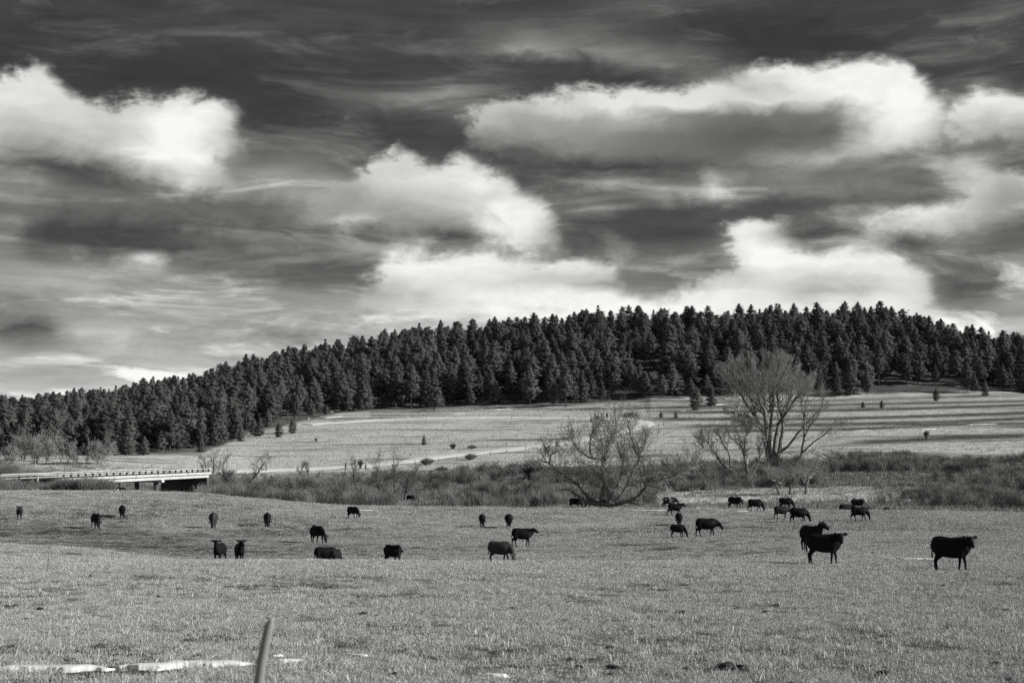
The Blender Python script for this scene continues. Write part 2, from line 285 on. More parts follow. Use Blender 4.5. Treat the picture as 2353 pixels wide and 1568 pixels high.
# ------------------------------------------------------------------ terrain
YK = np.array([22, 40, 60, 78, 92, 105, 120, 140, 150, 165, 185, 210, 240, 270, 300, 350, 400, 440, 480, 520, 580, 640, 700, 800, 1000, 1600], float)
TZ = {
 -700: [-2.95,-2.98,-3.0,-2.8,-3.2,-3.2,-2.3,-.4,.1,-.4,1.3,2.2,3.3,5.5,7.5,11,14,17,20,23,27,32,36,42,45,30],
 0:    [-2.95,-2.98,-3.1,-2.92,-3.45,-3.45,-2.5,-.5,.02,-.6,1.1,1.7,2.6,5.0,7.5,11,14,17,20,23,27,32,36,42,45,30],
 200:  [-2.95,-2.99,-3.1,-3.18,-3.6,-3.5,-2.6,-.6,.0,-.9,-1.6,-1.6,1.0,5.0,7.5,11,15,18,21,24,29,34,38,42,46,30],
 400:  [-2.95,-3.0,-2.98,-3.8,-4.0,-3.7,-2.85,-.8,-.12,-1.1,-2.2,-2.4,-1,4,7.3,11.5,16,20,24,28,33,38,43,45,48,30],
 600:  [-2.95,-3.0,-2.96,-4.0,-4.1,-3.8,-3.1,-1.45,-.85,-1.7,-2.6,-2.4,-.5,3.3,6,12,18,23,28,33,40,47,52,55,55,35],
 800:  [-2.95,-3.0,-2.98,-4.0,-4.1,-3.8,-3.25,-2.0,-1.55,-2.2,-2.6,-2.0,.3,3.6,6.5,12.5,18.5,23,28,35,45,54,60,62,60,40],
 1200: [-2.95,-3.0,-3.02,-3.95,-4.0,-3.75,-3.3,-2.1,-1.75,-2.2,-2.2,-1,1.6,4.5,7.5,13,19,23.5,28,36,50,64,73,75,72,45],
 1600: [-2.95,-3.0,-3.06,-3.65,-3.6,-3.4,-3.15,-2.2,-1.8,-2.1,-1.6,0,2.6,5.5,8.5,14,20,25,30,39,53,68,76,78,75,45],
 2000: [-2.95,-3.0,-3.12,-3.2,-3.2,-3.2,-3.0,-2.3,-2.0,-2.2,-1.2,.7,3.5,6.5,9.5,15,21.5,26.5,31.5,40,54,68,78,80,75,45],
 2180: [-2.95,-3.0,-3.12,-3.2,-3.2,-3.2,-3.0,-2.4,-2.1,-2.3,-1.3,.6,3.4,6.5,9.6,15.2,21.8,26.8,31.8,39,51,62,70,72,70,45],
 2352: [-2.95,-3.0,-3.1,-3.2,-3.2,-3.2,-3.0,-2.5,-2.3,-2.4,-1.4,.5,3.3,6.5,9.8,15.5,22,27,32,38,47,56,62,63,60,40],
 3000: [-2.95,-3.0,-3.0,-3.1,-3.1,-3.1,-3.0,-2.6,-2.4,-2.5,-1.5,.5,3.3,6.5,9.8,15.5,22,27,32,37,44,52,56,57,55,35]}
def pchip(x, y, xq):
    h = np.diff(x); d = np.diff(y) / h; m = np.zeros_like(y)
    for i in range(1, len(x) - 1):
        if d[i - 1] * d[i] > 0:
            w1 = 2 * h[i] + h[i - 1]; w2 = h[i] + 2 * h[i - 1]; m[i] = (w1 + w2) / (w1 / d[i - 1] + w2 / d[i])
    m[0] = 0; m[-1] = d[-1]
    i = np.clip(np.searchsorted(x, xq) - 1, 0, len(x) - 2); t_ = np.clip((xq - x[i]) / h[i], 0, 1)
    return ((2*t_**3-3*t_**2+1)*y[i] + (t_**3-2*t_**2+t_)*h[i]*m[i] + (-2*t_**3+3*t_**2)*y[i+1] + (t_**3-t_**2)*h[i]*m[i+1])
LY = np.linspace(math.log(20), math.log(1600), 900); us = np.array(sorted(TZ), float)
colt = np.array([pchip(np.log(YK), np.array(TZ[int(k)], float), LY) for k in us])
UF = np.linspace(-700, 3000, 371)
tab = np.array([pchip(us, colt[:, j], UF) for j in range(len(LY))])       # (Y, u)
for _ in range(4): tab[:, 1:-1] = (tab[:, :-2] + 2 * tab[:, 1:-1] + tab[:, 2:]) / 4
def to_u(x, y): return W0 / 2 + F0 * x / np.maximum(y, 20) * 1.0055
def terrain(x, y, fine=True):
    x = np.asarray(x, float); y = np.asarray(y, float)
    u = np.clip((to_u(x, y) + 700) / 10, 0, 369.999); l = np.clip((np.log(np.maximum(y, 20)) - LY[0]) / (LY[1] - LY[0]), 0, 898.999)
    i = l.astype(int); j = u.astype(int); a = l - i; b = u - j
    z = (tab[i, j] * (1 - b) + tab[i, j + 1] * b) * (1 - a) + (tab[i + 1, j] * (1 - b) + tab[i + 1, j + 1] * b) * a
    amp = np.clip((y - 450) / 80, 0, 1) * 5.0 + np.clip((y - 160) / 60, 0, 1) * .5 + .10
    if fine: z = z + (fbm(x / 23, y / 23, 3, 3) - .44) * amp + (fbm(x / 2.1, y / 2.1, 9, 3) - .44) * .16 * np.clip(y / 60, .5, 1.3)
    return z + CAMZ
def ray(u, v):
    a = (u - W0 / 2) / F0; b = (H0 / 2 - v) / F0
    return a, math.cos(PITCH) - math.sin(PITCH) * b, math.sin(PITCH) + math.cos(PITCH) * b
def at(u, v, Y):
    a, f, up = ray(u, v); return Vector((a / f * Y, Y, CAMZ + up / f * Y))
YS = np.concatenate([np.arange(9, 160, .5), np.arange(160, 800, 2.0)])
def hit(u, v, ymin=0):
    a, f, up = ray(u, v); ys = YS[YS >= ymin]; g = terrain(a / f * ys, ys) - (CAMZ + up / f * ys)
    k = np.argmax(g > 0)
    if g[k] <= 0: k = len(ys) - 1
    if k == 0: y = ys[0]
    else:
        y0, y1, g0, g1 = ys[k - 1], ys[k], g[k - 1], g[k]; y = y0 + (y1 - y0) * (-g0) / (g1 - g0 + 1e-9)
    x = a / f * y; return Vector((x, y, float(terrain(x, y))))
def on(u, Y, dz=0.0):
    x = (u - W0 / 2) / F0 / 1.0055 * Y; return Vector((x, Y, float(terrain(x, Y)) + dz))
def S(u, v): return u / 1.36054, v / 1.36054
def HS(u, v, ymin=0): return hit(*S(u, v), ymin)
def seen(x, y, z):
    fw = y * math.cos(PITCH) + (z - CAMZ) * math.sin(PITCH); up = -y * math.sin(PITCH) + (z - CAMZ) * math.cos(PITCH)
    return W0 / 2 + F0 * x / fw, H0 / 2 - F0 * up / fw

# ground sheet
yr = np.concatenate([np.linspace(-60, 9, 12), 10 * 1.0062 ** np.arange(0, 448), np.arange(160.5, 500, 1.5), np.geomspace(501, 1600, 70), [2200, 3500, 6000]])
sr = np.concatenate([np.linspace(-3, -.5, 14)[:-1], np.linspace(-.5, .5, 400), np.linspace(.5, 3, 14)[1:]])
YY, SS = np.meshgrid(yr, sr, indexing='ij'); XX = SS * np.maximum(YY, 20)
ZZ = terrain(XX, YY); far = YY > 1700; ZZ = np.where(far, CAMZ + 20, ZZ)
nr, nc = YY.shape; idx = np.arange(nr * nc).reshape(nr, nc)
quads = np.stack([idx[:-1, :-1], idx[:-1, 1:], idx[1:, 1:], idx[1:, :-1]], -1).reshape(-1, 4)
GV3 = np.stack([XX, YY, ZZ], -1).reshape(-1, 3)
gu, gv = seen(XX, YY, ZZ)
# tone = how pale the ground is coloured (dry straw 1, bare soil and other dark ground 0)
FE_U = [-200, 0, 250, 460, 520, 570, 650, 700, 780, 850, 1100, 1300, 1600, 1900, 2352, 2700]
FE_V = [1052, 1052, 1052, 1047, 1025, 1000, 985, 970, 952, 948, 938, 936, 917, 914, 905, 903]
ff = np.array([hit(u, v, 240).y for u, v in zip(FE_U, FE_V)])
def forest_edge(u): return np.interp(u, FE_U, ff)
fb = fbm(XX / 9, YY / 9, 21, 4); fl = fbm(XX / 30, YY / 7, 5, 4)
tone = np.full(YY.shape, .17) + (fb - .47) * 1.1 + .12 * np.clip((YY - 70) / 60, 0, 1)
un = to_u(XX, YY)
tone = np.where((YY > 84) & (YY < 128) & (un < 900), tone - .38 * np.clip((900 - un) / 600, 0, 1) * np.exp(-((YY - 103) / 13) ** 2), tone)  # left hollow coloured darker than the pasture around it
creek = np.clip((YY - 150 - 3 * (fb - .47)) / 5, 0, 1) * np.clip((262 - YY) / 14, 0, 1)
tone = tone * (1 - creek) + creek * (.12 + .3 * (fb - .4))
pale = 1.5 * np.exp(-((YY - 195) / 11) ** 2) * np.clip((un - 1450) / 80, 0, 1) * np.clip((2200 - un) / 200, 0, 1)
tone = tone + pale * .6
field = np.clip((YY - 250) / 16, 0, 1)
streak = fbm(XX / 26, YY / 3.2 + XX / 60, 31, 4)
tone = tone * (1 - field) + field * np.clip(.95 + (streak - .47) * 2.6 + (fl - .47) * .8, .1, 1.1)
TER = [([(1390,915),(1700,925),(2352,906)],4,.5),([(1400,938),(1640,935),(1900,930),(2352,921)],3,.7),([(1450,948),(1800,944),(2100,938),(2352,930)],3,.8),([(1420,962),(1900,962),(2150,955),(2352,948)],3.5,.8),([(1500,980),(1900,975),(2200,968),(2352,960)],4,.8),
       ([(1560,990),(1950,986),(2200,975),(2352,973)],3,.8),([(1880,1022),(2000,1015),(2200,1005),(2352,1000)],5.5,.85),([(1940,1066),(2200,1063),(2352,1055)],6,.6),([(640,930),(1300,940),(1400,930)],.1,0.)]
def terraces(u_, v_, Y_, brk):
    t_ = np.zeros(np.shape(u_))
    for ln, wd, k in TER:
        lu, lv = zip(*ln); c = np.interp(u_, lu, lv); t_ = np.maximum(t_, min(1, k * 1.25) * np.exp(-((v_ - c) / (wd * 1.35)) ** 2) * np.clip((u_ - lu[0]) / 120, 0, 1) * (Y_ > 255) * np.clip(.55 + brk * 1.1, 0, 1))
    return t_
tb_ = terraces(gu, gv, YY, fl); tone = tone * (1 - tb_)  # terrace bands coloured darker than the field between them
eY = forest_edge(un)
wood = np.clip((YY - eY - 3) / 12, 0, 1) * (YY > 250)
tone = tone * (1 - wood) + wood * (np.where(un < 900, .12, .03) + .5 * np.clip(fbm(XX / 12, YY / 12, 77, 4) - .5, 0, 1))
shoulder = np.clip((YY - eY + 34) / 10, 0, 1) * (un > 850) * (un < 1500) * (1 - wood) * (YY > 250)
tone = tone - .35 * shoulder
gm = bpy.data.materials.new('ground_cover'); gm.use_nodes = True; tn = gm.node_tree; b = tn.nodes['Principled BSDF']; b.inputs['Roughness'].default_value = 1; b.inputs['Specular IOR Level'].default_value = .05
Mg = mk_math(tn); at_ = tn.nodes.new('ShaderNodeAttribute'); at_.attribute_name = 'tone'; pos = tn.nodes.new('ShaderNodeNewGeometry')
def gnoise(sc, det, st=(1, 1, 1), rough=.6):
    mp = tn.nodes.new('ShaderNodeMapping'); tn.links.new(pos.outputs['Position'], mp.inputs[0]); mp.inputs['Scale'].default_value = st
    n = tn.nodes.new('ShaderNodeTexNoise'); n.inputs['Scale'].default_value = sc; n.inputs['Detail'].default_value = det; n.inputs['Roughness'].default_value = rough; tn.links.new(mp.outputs[0], n.inputs['Vector']); return n.outputs['Fac']
na, nb = gnoise(1.6, 5), gnoise(.35, 6, (1, 1.6, 1), .7)
nn = Mg('ADD', Mg('MULTIPLY', Mg('SUBTRACT', na, .5), .9), Mg('MULTIPLY', Mg('SUBTRACT', nb, .5), 1.1))
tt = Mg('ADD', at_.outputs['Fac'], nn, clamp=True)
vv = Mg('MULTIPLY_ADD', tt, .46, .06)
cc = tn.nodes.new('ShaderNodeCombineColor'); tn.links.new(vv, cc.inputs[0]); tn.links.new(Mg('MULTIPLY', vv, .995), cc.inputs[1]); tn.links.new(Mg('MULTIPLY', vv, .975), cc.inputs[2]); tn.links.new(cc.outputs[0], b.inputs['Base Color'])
bp = tn.nodes.new('ShaderNodeBump'); bp.inputs['Strength'].default_value = .6; bp.inputs['Distance'].default_value = .25; tn.links.new(na, bp.inputs['Height']); tn.links.new(bp.outputs[0], b.inputs['Normal'])
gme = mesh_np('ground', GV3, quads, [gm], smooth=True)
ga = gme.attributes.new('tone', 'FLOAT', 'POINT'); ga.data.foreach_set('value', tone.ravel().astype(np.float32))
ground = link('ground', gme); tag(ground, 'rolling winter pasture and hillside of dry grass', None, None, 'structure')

# ------------------------------------------------------------------ scattering of uncountable growth
def scatter(name, P, rot, scl, vid, meshes, label, cat):
    me = bpy.data.meshes.new(name); n = len(P); me.vertices.add(n); me.vertices.foreach_set('co', np.asarray(P, np.float32).ravel())
    a = me.attributes.new('rot', 'FLOAT_VECTOR', 'POINT'); a.data.foreach_set('vector', np.asarray(rot, np.float32).ravel())
    a = me.attributes.new('scl', 'FLOAT_VECTOR', 'POINT'); a.data.foreach_set('vector', np.asarray(scl, np.float32).ravel())
    a = me.attributes.new('vid', 'INT', 'POINT'); a.data.foreach_set('value', np.asarray(vid, np.int32))
    o = link(name, me); tag(o, label, cat, None, 'stuff')
    g = bpy.data.node_groups.new(name + '_scatter', 'GeometryNodeTree')
    g.interface.new_socket('Geometry', in_out='INPUT', socket_type='NodeSocketGeometry'); g.interface.new_socket('Geometry', in_out='OUTPUT', socket_type='NodeSocketGeometry')
    gi = g.nodes.new('NodeGroupInput'); go = g.nodes.new('NodeGroupOutput'); jn = g.nodes.new('GeometryNodeJoinGeometry')
    m2p = g.nodes.new('GeometryNodeMeshToPoints'); g.links.new(gi.outputs[0], m2p.inputs[0])
    def named(nm, dt):
        q = g.nodes.new('GeometryNodeInputNamedAttribute'); q.data_type = dt; q.inputs[0].default_value = nm; return q.outputs[0]
    ra, sa, va = named('rot', 'FLOAT_VECTOR'), named('scl', 'FLOAT_VECTOR'), named('vid', 'INT')
    for k, ms in enumerate(meshes):
        so = bpy.data.objects.new(name + '_source', ms)
        oi = g.nodes.new('GeometryNodeObjectInfo'); oi.inputs['Object'].default_value = so; oi.inputs['As Instance'].default_value = True
        cp = g.nodes.new('FunctionNodeCompare'); cp.data_type = 'INT'; cp.operation = 'EQUAL'; g.links.new(va, cp.inputs[2]); cp.inputs[3].default_value = k
        ip = g.nodes.new('GeometryNodeInstanceOnPoints'); g.links.new(m2p.outputs[0], ip.inputs['Points']); g.links.new(cp.outputs[0], ip.inputs['Selection'])
        g.links.new(oi.outputs['Geometry'], ip.inputs['Instance'])
        e2r = g.nodes.new('FunctionNodeEulerToRotation'); g.links.new(ra, e2r.inputs[0]); g.links.new(e2r.outputs[0], ip.inputs['Rotation']); g.links.new(sa, ip.inputs['Scale'])
        g.links.new(ip.outputs[0], jn.inputs[0])
    g.links.new(jn.outputs[0], go.inputs[0])
    md = o.modifiers.new('scatter', 'NODES'); md.node_group = g
    return o
def polar_points(n, Y0, Y1, smin=-.40, smax=.40, power=0.0):
    q = rng.random(n)
    Y = np.exp(np.log(Y0) + q * (math.log(Y1) - math.log(Y0))) if power == -2 else (np.sqrt(Y0 ** 2 + q * (Y1 ** 2 - Y0 ** 2)) if power == 0 else Y0 + q * (Y1 - Y0))
    s = rng.uniform(smin, smax, n); return s * Y, Y

# ------------------------------------------------------------------ pines
m_needles = mat('pine_needles', .085, .8, .15, .25, .25, .32, 2)
m_bark = mat('pine_bark', .07, .95, .05, 3.0, .4, .2)
def pine_mesh(seed, Hh=14.0, base=.30, Rm=2.6, shape='round', dens=1.0):
    g = np.random.default_rng(seed); cl = []
    nl = int(12 * dens)
    for i in range(nl):
        t_ = (i + g.uniform(-.3, .3)) / (nl - 1); t_ = min(max(t_, 0), 1)
        z = Hh * (base + (1 - base) * t_)
        if shape == 'cone': r = Rm * (1 - t_) ** .85 + .25
        elif shape == 'flat': r = Rm * (.55 + .6 * t_) * (1 - t_ ** 6) + .3
        else: r = Rm * (min(1, .6 + 2.2 * t_)) * (1 - t_ ** 1.6) ** .8 + .2
        r *= g.uniform(.72, 1.15)
        nb = g.integers(6, 9) if t_ < .8 else 5; a0 = g.uniform(0, 6.28)
        for k in range(nb):
            a = a0 + 6.283 * k / nb + g.uniform(-.4, .4); rr = r * g.uniform(.65, 1.15); lift = g.uniform(-.05, .35) * rr
            for q in np.arange(.28, 1.01, .24):
                cl.append((math.cos(a) * rr * q, math.sin(a) * rr * q, z + lift * q * q + g.uniform(-.4, .4), (.50 + .42 * q) * (.55 + .45 * r / Rm) * Rm / 3.2))
    cl.append((0, 0, Hh, .4)); C = np.array(cl); n = len(C); K = 38
    P = np.repeat(C[:, :3], K, 0); rad = np.repeat(C[:, 3], K)
    d = g.normal(size=(n * K, 3)); d /= np.linalg.norm(d, axis=1)[:, None]; d[:, 2] *= .5
    ctr = P + d * rad[:, None] * g.uniform(.5, 1.0, (n * K, 1))
    nrm = d + (P - np.array([0, 0, Hh * .45])) * np.array([.42, .42, .08]) + g.normal(size=d.shape) * .25; nrm /= np.linalg.norm(nrm, axis=1)[:, None]
    a = np.cross(nrm, g.normal(size=d.shape)); a /= np.linalg.norm(a, axis=1)[:, None]; b_ = np.cross(nrm, a)
    sz = rad[:, None] * g.uniform(.12, .27, (n * K, 1))
    V = np.stack([ctr - a * sz - b_ * sz * .5, ctr + a * sz - b_ * sz * .4, ctr + b_ * sz * 1.0 + a * sz * g.uniform(-.5, .5, (n * K, 1))], 1).reshape(-1, 3)
    crown = mesh_np('crown', V, np.arange(n * K * 3).reshape(-1, 3), [m_needles])
    tb = MB(); lean = g.uniform(-.2, .2)
    tb.tube([(0, 0, -.6), (lean * .3, 0, Hh * .25), (lean * .6, .05, Hh * .6), (lean * .2, 0, Hh * .97)], [.26, .21, .14, .03], 7)
    for k in range(9):
        z = Hh * g.uniform(base * .8, .85); a = g.uniform(0, 6.28); l = Rm * .6
        tb.tube([(0, 0, z), (math.cos(a) * l, math.sin(a) * l, z + .35)], [.05, .015], 3)
    return crown, tb.mesh('trunk', m_bark)
PV = [pine_mesh(1, Rm=3.7), pine_mesh(2, base=.2, Rm=4.4), pine_mesh(3, shape='cone', base=.08, Rm=4.6), pine_mesh(4, base=.32, Rm=3.5), pine_mesh(5, shape='cone', base=.14, Rm=3.9),
      pine_mesh(6, shape='flat', base=.45, Rm=2.7), pine_mesh(8, shape='cone', base=.12, Rm=5.0), pine_mesh(9, shape='flat', base=.30, Rm=3.0, dens=.85), pine_mesh(12, shape='cone', base=.2, Rm=3.2)]
PSHAPE = ['round topped', 'broad', 'conical', 'round topped', 'conical', 'flat topped', 'bushy', 'flat topped', 'slim pointed']
PSMALL = [pine_mesh(21, shape='cone', base=.05, Rm=4.3), pine_mesh(22, base=.04, Rm=4.6)]     # young field pines, scaled down
def pine(P, h, v, rz, label, group, cat='pine tree', name='pine_tree', wide=1.0):
    cm, tm = v; e_ = bpy.data.objects.new(name, None); COL.objects.link(e_); e_.location = P; e_.rotation_euler = (0, 0, rz); e_.empty_display_size = .5
    s_ = h / 14.0; e_.scale = (s_ * wide, s_ * wide, s_)
    tag(e_, label, cat, group); link('crown', cm, parent=e_); link('trunk', tm, parent=e_); return e_
# positions: jittered grid over the wooded slope
cand = []
Yg = 262.0
while Yg < 800:
    w_ = .47 * Yg; stp = min(8.0, max(4.6, 6.9 * Yg / 500))
    for Xg in np.arange(-w_, w_, stp): cand.append((Xg + rng.uniform(-.42, .42) * stp, Yg + rng.uniform(-.45, .45) * stp))
    Yg += stp
cand = np.array(cand); cu = to_u(cand[:, 0], cand[:, 1]); fe = forest_edge(cu)
keep = cand[:, 1] > fe + 1 + 4 * rng.random(len(cand))
clear = vnoise(cand[:, 0] / 26, cand[:, 1] / 20, 55); edge_open = np.clip((cand[:, 1] - fe) / 26, .30, 1)
keep &= rng.random(len(cand)) < edge_open * np.where(clear > .82, .45, np.where(cand[:, 1] > 600, .8, .93))
# bare rocky openings high on the slope
def gap(u0, Y0, ru, rY): return ((cu - u0) / ru) ** 2 + ((cand[:, 1] - Y0) / rY) ** 2 > 1
keep &= gap(1230, 610, 34, 16) & gap(1130, 622, 24, 12) & gap(2010, 545, 24, 10) & gap(740, 470, 20, 12)
keep &= cand[:, 1] < np.interp(cu, [0, 600, 800, 1200, 2352], [760, 730, 725, 735, 740])
cand, cu, fe = cand[keep], cu[keep], fe[keep]
cz = terrain(cand[:, 0], cand[:, 1]); dep = cand[:, 1] - fe
hh = rng.uniform(.48, 1.08, len(cand)) * np.interp(cand[:, 1], [280, 480, 600, 700], [92, 96, 80, 66]) * cand[:, 1] / F0
hh = hh * np.where(cand[:, 1] > 450, np.interp(cu, [0, 500], [.68, 1.0]), 1.0)
hh = np.where(dep < 16, hh * rng.uniform(.5, .95, len(cand)), hh)
su, sv = seen(cand[:, 0], cand[:, 1], cz + hh)
# keep only trees whose top can be seen past the ground in front
infr = (su > -260) & (su < 2620)
cand, cu, cz, hh, dep, sv = [a[infr] for a in (cand, cu, cz, hh, dep, sv)]
order = np.argsort(-(hh / cand[:, 1]) * 3000 + dep * 1.1); vid = rng.choice(9, len(cand), p=[.21, .22, .08, .17, .08, .07, .05, .07, .05]); rzs = rng.uniform(0, 6.28, len(cand))
vid = np.where(dep < 22, rng.choice([0, 1, 2, 4, 6, 3, 1], len(cand)), vid)
inview = (cu[order] > -10) & (cu[order] < 2362); first = order[inview][:300]; rest = np.setdiff1d(order, first)
def where_words(u):
    for lim, w in ((90, 'by the left border'), (200, 'above the guardrail'), (330, 'above the left half of the bridge'), (480, 'above the right half of the bridge'), (560, 'at the left field corner'), (640, 'past the left field corner'), (720, "at the upper road's left end"), (800, 'over the left of the field'), (880, 'over the upper road'), (960, 'left of the lone field pine'), (1050, 'straight above the lone field pine'),
                   (1130, 'right of the lone field pine'), (1220, 'above the paired road bushes'), (1300, 'over the middle field'), (1380, 'above the willow crown'), (1460, 'right above the willow crown'), (1540, 'above the road curve'), (1620, 'left of the big round pine'), (1740, 'left of the cottonwood crown'), (1900, 'behind the cottonwood crown'),
                   (1980, 'just right of the cottonwood crown'), (2060, 'above the two small round pines'), (2140, 'above the lone spiky shrub'), (2240, 'above the terraces'), (9999, 'by the right border')):
        if u < lim: return w
allp = []
for i in first:
    u_, d_, h_ = cu[i], dep[i], hh[i]
    size = 'very tall' if h_ > 12.5 else 'tall' if h_ > 10 else 'medium' if h_ > 7 else 'small'
    row = 'in the first row of the wood' if d_ < 9 else 'in the second row of the wood' if d_ < 18 else 'deeper inside the wood'
    lb = f'{size} {PSHAPE[vid[i]]} pine {row}, {where_words(u_)}'.replace('deeper inside the wood', 'deeper in the wood').replace('in the first row of the wood', 'in the front row').replace('in the second row of the wood', 'in the second row').replace('pine deeper in the wood', 'inner pine').replace('pine in the front row', 'front row pine').replace('pine in the second row', 'second row pine')
    allp.append((u_, lb, pine((cand[i, 0], cand[i, 1], cz[i] - .2), h_, PV[vid[i]], rzs[i], lb, 'pines at the front of the wood')))
for lb in {a[1] for a in allp}:                     # same-looking neighbours: told apart by their order
    g_ = sorted([a for a in allp if a[1] == lb], key=lambda a: a[0]); k = len(g_)
    wd = {1: [''], 2: ['leftmost ', 'rightmost '], 3: ['leftmost ', 'middle ', 'rightmost ']}.get(k) or (['leftmost ', 'second leftmost ', 'third leftmost ', 'fourth leftmost ', 'fifth leftmost ', 'sixth leftmost ', 'seventh leftmost '][:k - 1] + ['rightmost '])
    if len(wd) == k:
        for a, w_ in zip(g_, wd): a[2]['label'] = w_ + lb
# the wood further up the slope: one mass
def joined(pair):
    c, t_ = pair; me = bpy.data.meshes.new('pine'); bm = bmesh.new(); bm.from_mesh(c); bm.from_mesh(t_); n = len(c.polygons)
    bm.faces.ensure_lookup_table()
    for f in bm.faces[n:]: f.material_index = 1
    bm.to_mesh(me); bm.free(); me.materials.append(m_needles); me.materials.append(m_bark); return me
n = len(rest); sh = hh[rest] / 14.0
scatter('pine_wood', np.stack([cand[rest, 0], cand[rest, 1], cz[rest] - .2], 1), np.stack([np.zeros(n), np.zeros(n), rzs[rest]], 1), np.stack([sh * rng.uniform(.85, 1.15, n), sh * rng.uniform(.85, 1.15, n), sh], 1),
        vid[rest], [joined(p) for p in PV], 'dense dark pine wood covering the hill up to the skyline', 'wood')
print('PINES', len(first), len(rest))
# single pines out on the open grass: photo x, base y (3200 px frame), height px, variant, label
FP = [(1325, 1390, 33, 0, 'lone young pine in the middle of the open field above the gravel road'), (871, 1366, 46, 1, 'left of two bushy young pines at the left end of the field'), (914, 1354, 46, 1, 'right of two bushy young pines at the left end of the field'),
      (1897, 1303, 17, 0, 'tiny pine by the far stretch of road, left of the curve'), (2066, 1306, 22, 1, 'small round pine just right of the road curve'), (2112, 1306, 26, 0, 'small pine right of the road curve beside the fence'),
      (2176, 1281, 72, 1, 'big round pine on the field edge left of the cottonwood crown'), (2222, 1268, 70, 0, 'taller narrower pine right behind the big round pine'),
      (596, 1400, 84, 1, 'bushy pine at the left field corner, above the bridge end'), (700, 1374, 58, 0, 'conical pine left of the pair on the left field corner'), (735, 1354, 66, 0, 'pointed pine uphill of the left field corner'), (772, 1342, 58, 1, 'round pine uphill of the left field corner, beside the upper road end'), (628, 1412, 52, 0, 'small conical pine lowest on the left field corner'), (836, 1332, 52, 1, 'round pine just behind the two bushy young pines'),
      (2697, 1275, 22, 1, 'left of two small round pines right of the cottonwood'), (2756, 1275, 26, 1, 'right of two small round pines right of the cottonwood'),
      (810, 1362, 60, 0, 'conical pine beside the two young pines at the left end of the field'), (792, 1358, 50, 1, 'shaded pine second from the left field corner'), (752, 1378, 44, 0, 'small pine low on the left field corner'),
      (668, 1392, 96, 1, 'broad pine at the left corner of the field above the bridge end'), (2926, 1252, 38, 1, 'dark squat pine at the right field edge'), (3080, 1236, 45, 0, 'pale topped pine at the right field edge')]
for x, y, hp, v, lb in FP:
    P = HS(x, y, 240); h = hp / 1.36054 / F0 * P.y
    pine(P - Vector((0, 0, .1)), h, PSMALL[v], x * 1.7, lb, None, wide=1.0 if v else .9)
# ------------------------------------------------------------------ bare trees
m_twig = mat('pale_twigs', .44, .9, .1, 2.0, .25); m_limb = mat('grey_bark', .16, .95, .05, 5.0, .45, bump=.4)
m_twig2 = mat('brown_twigs', .30, .9, .1, 2.0, .25); m_limb2 = mat('dark_bark', .12, .95, .05, 5.0, .4, bump=.4)
class Tree:
    def __init__(s, seed): s.r = random.Random(seed); s.big = MB(); s.tw = MB(); s.focus = None; s.fw = .3
    def rv(s): return Vector((s.r.gauss(0, 1), s.r.gauss(0, 1), s.r.gauss(0, 1)))
    def grow(s, p, d, L_, r, lev, up=.25, wig=.22, env=None, minr=.012, kids=(3, 5), spread=.75):
        if lev < 0 or (env and not env(p)): return
        n = 4 if lev > 0 else 3; pts = [p.copy()]; q = p.copy(); dd = d.copy()
        for i in range(n):
            fo = (q - s.focus).normalized() * s.fw if s.focus is not None else Vector((0, 0, 0))
            dd = (dd + s.rv() * wig * .55 + Vector((0, 0, up * .35)) + fo).normalized(); q = q + dd * (L_ / n); pts.append(q.copy())
            if env and not env(q): break
        k = len(pts); rs = [max(minr, r * (1 - .65 * i / (k - 1))) for i in range(k)]
        (s.big if r > .055 else s.tw).tube(pts, rs, 5 if r > .055 else 3, cap=False)
        if lev == 0: return
        for c in range(s.r.randint(*kids)):
            f = s.r.uniform(.25, 1.0) * (k - 1); i = min(int(f), k - 2); b = pts[i].lerp(pts[i + 1], f - i)
            nd = (dd + s.rv() * spread * .6).normalized()
            s.grow(b, nd, L_ * s.r.uniform(.5, .8), rs[i] * .62, lev - 1, up, wig, env, minr, kids, spread)
    def limb(s, pts, r0, r1, f0=.45, n=8, L_=3.0, lev=2, up=.25, **kw):
        """a traced limb: smooth curve through pts, twigs on its outer part"""
        out = []; m = len(pts)
        for i in range(m - 1):
            a, b, c, d = pts[max(i - 1, 0)], pts[i], pts[i + 1], pts[min(i + 2, m - 1)]
            for k in range(4):
                t = k / 4; out.append(.5 * ((2 * b) + (c - a) * t + (2 * a - 5 * b + 4 * c - d) * t * t + (3 * b - a - 3 * c + d) * t ** 3) + s.rv() * r0 * .12)
        out.append(pts[-1]); k = len(out); rr = [r0 + (r1 - r0) * (i / (k - 1)) ** .8 for i in range(k)]
        s.big.tube(out, rr, 8, cap=False)
        for j in range(n):
            f = (f0 + (1 - f0) * (j + s.r.random()) / n) * (k - 1); i = min(int(f), k - 2); b = out[i].lerp(out[i + 1], f - i)
            tg = (out[i + 1] - out[i]).normalized(); nd = (tg * .7 + s.rv() * .5 + Vector((0, 0, up))).normalized()
            s.grow(b, nd, L_ * s.r.uniform(.6, 1.1), max(.03, rr[i] * .45), lev, up, **kw)
    def finish(s, name, base, label, mt, mb, cat='tree', group=None):
        e_ = bpy.data.objects.new(name, None); COL.objects.link(e_); e_.location = base; tag(e_, label, cat, group)
        for mbx, nm, m in ((s.big, 'trunk', mb), (s.tw, 'crown', mt)):
            if mbx.n: mbx.v = [(x - base.x, y - base.y, z - base.z) for x, y, z in mbx.v]; mbx.obj(nm, m, e_)
        return e_
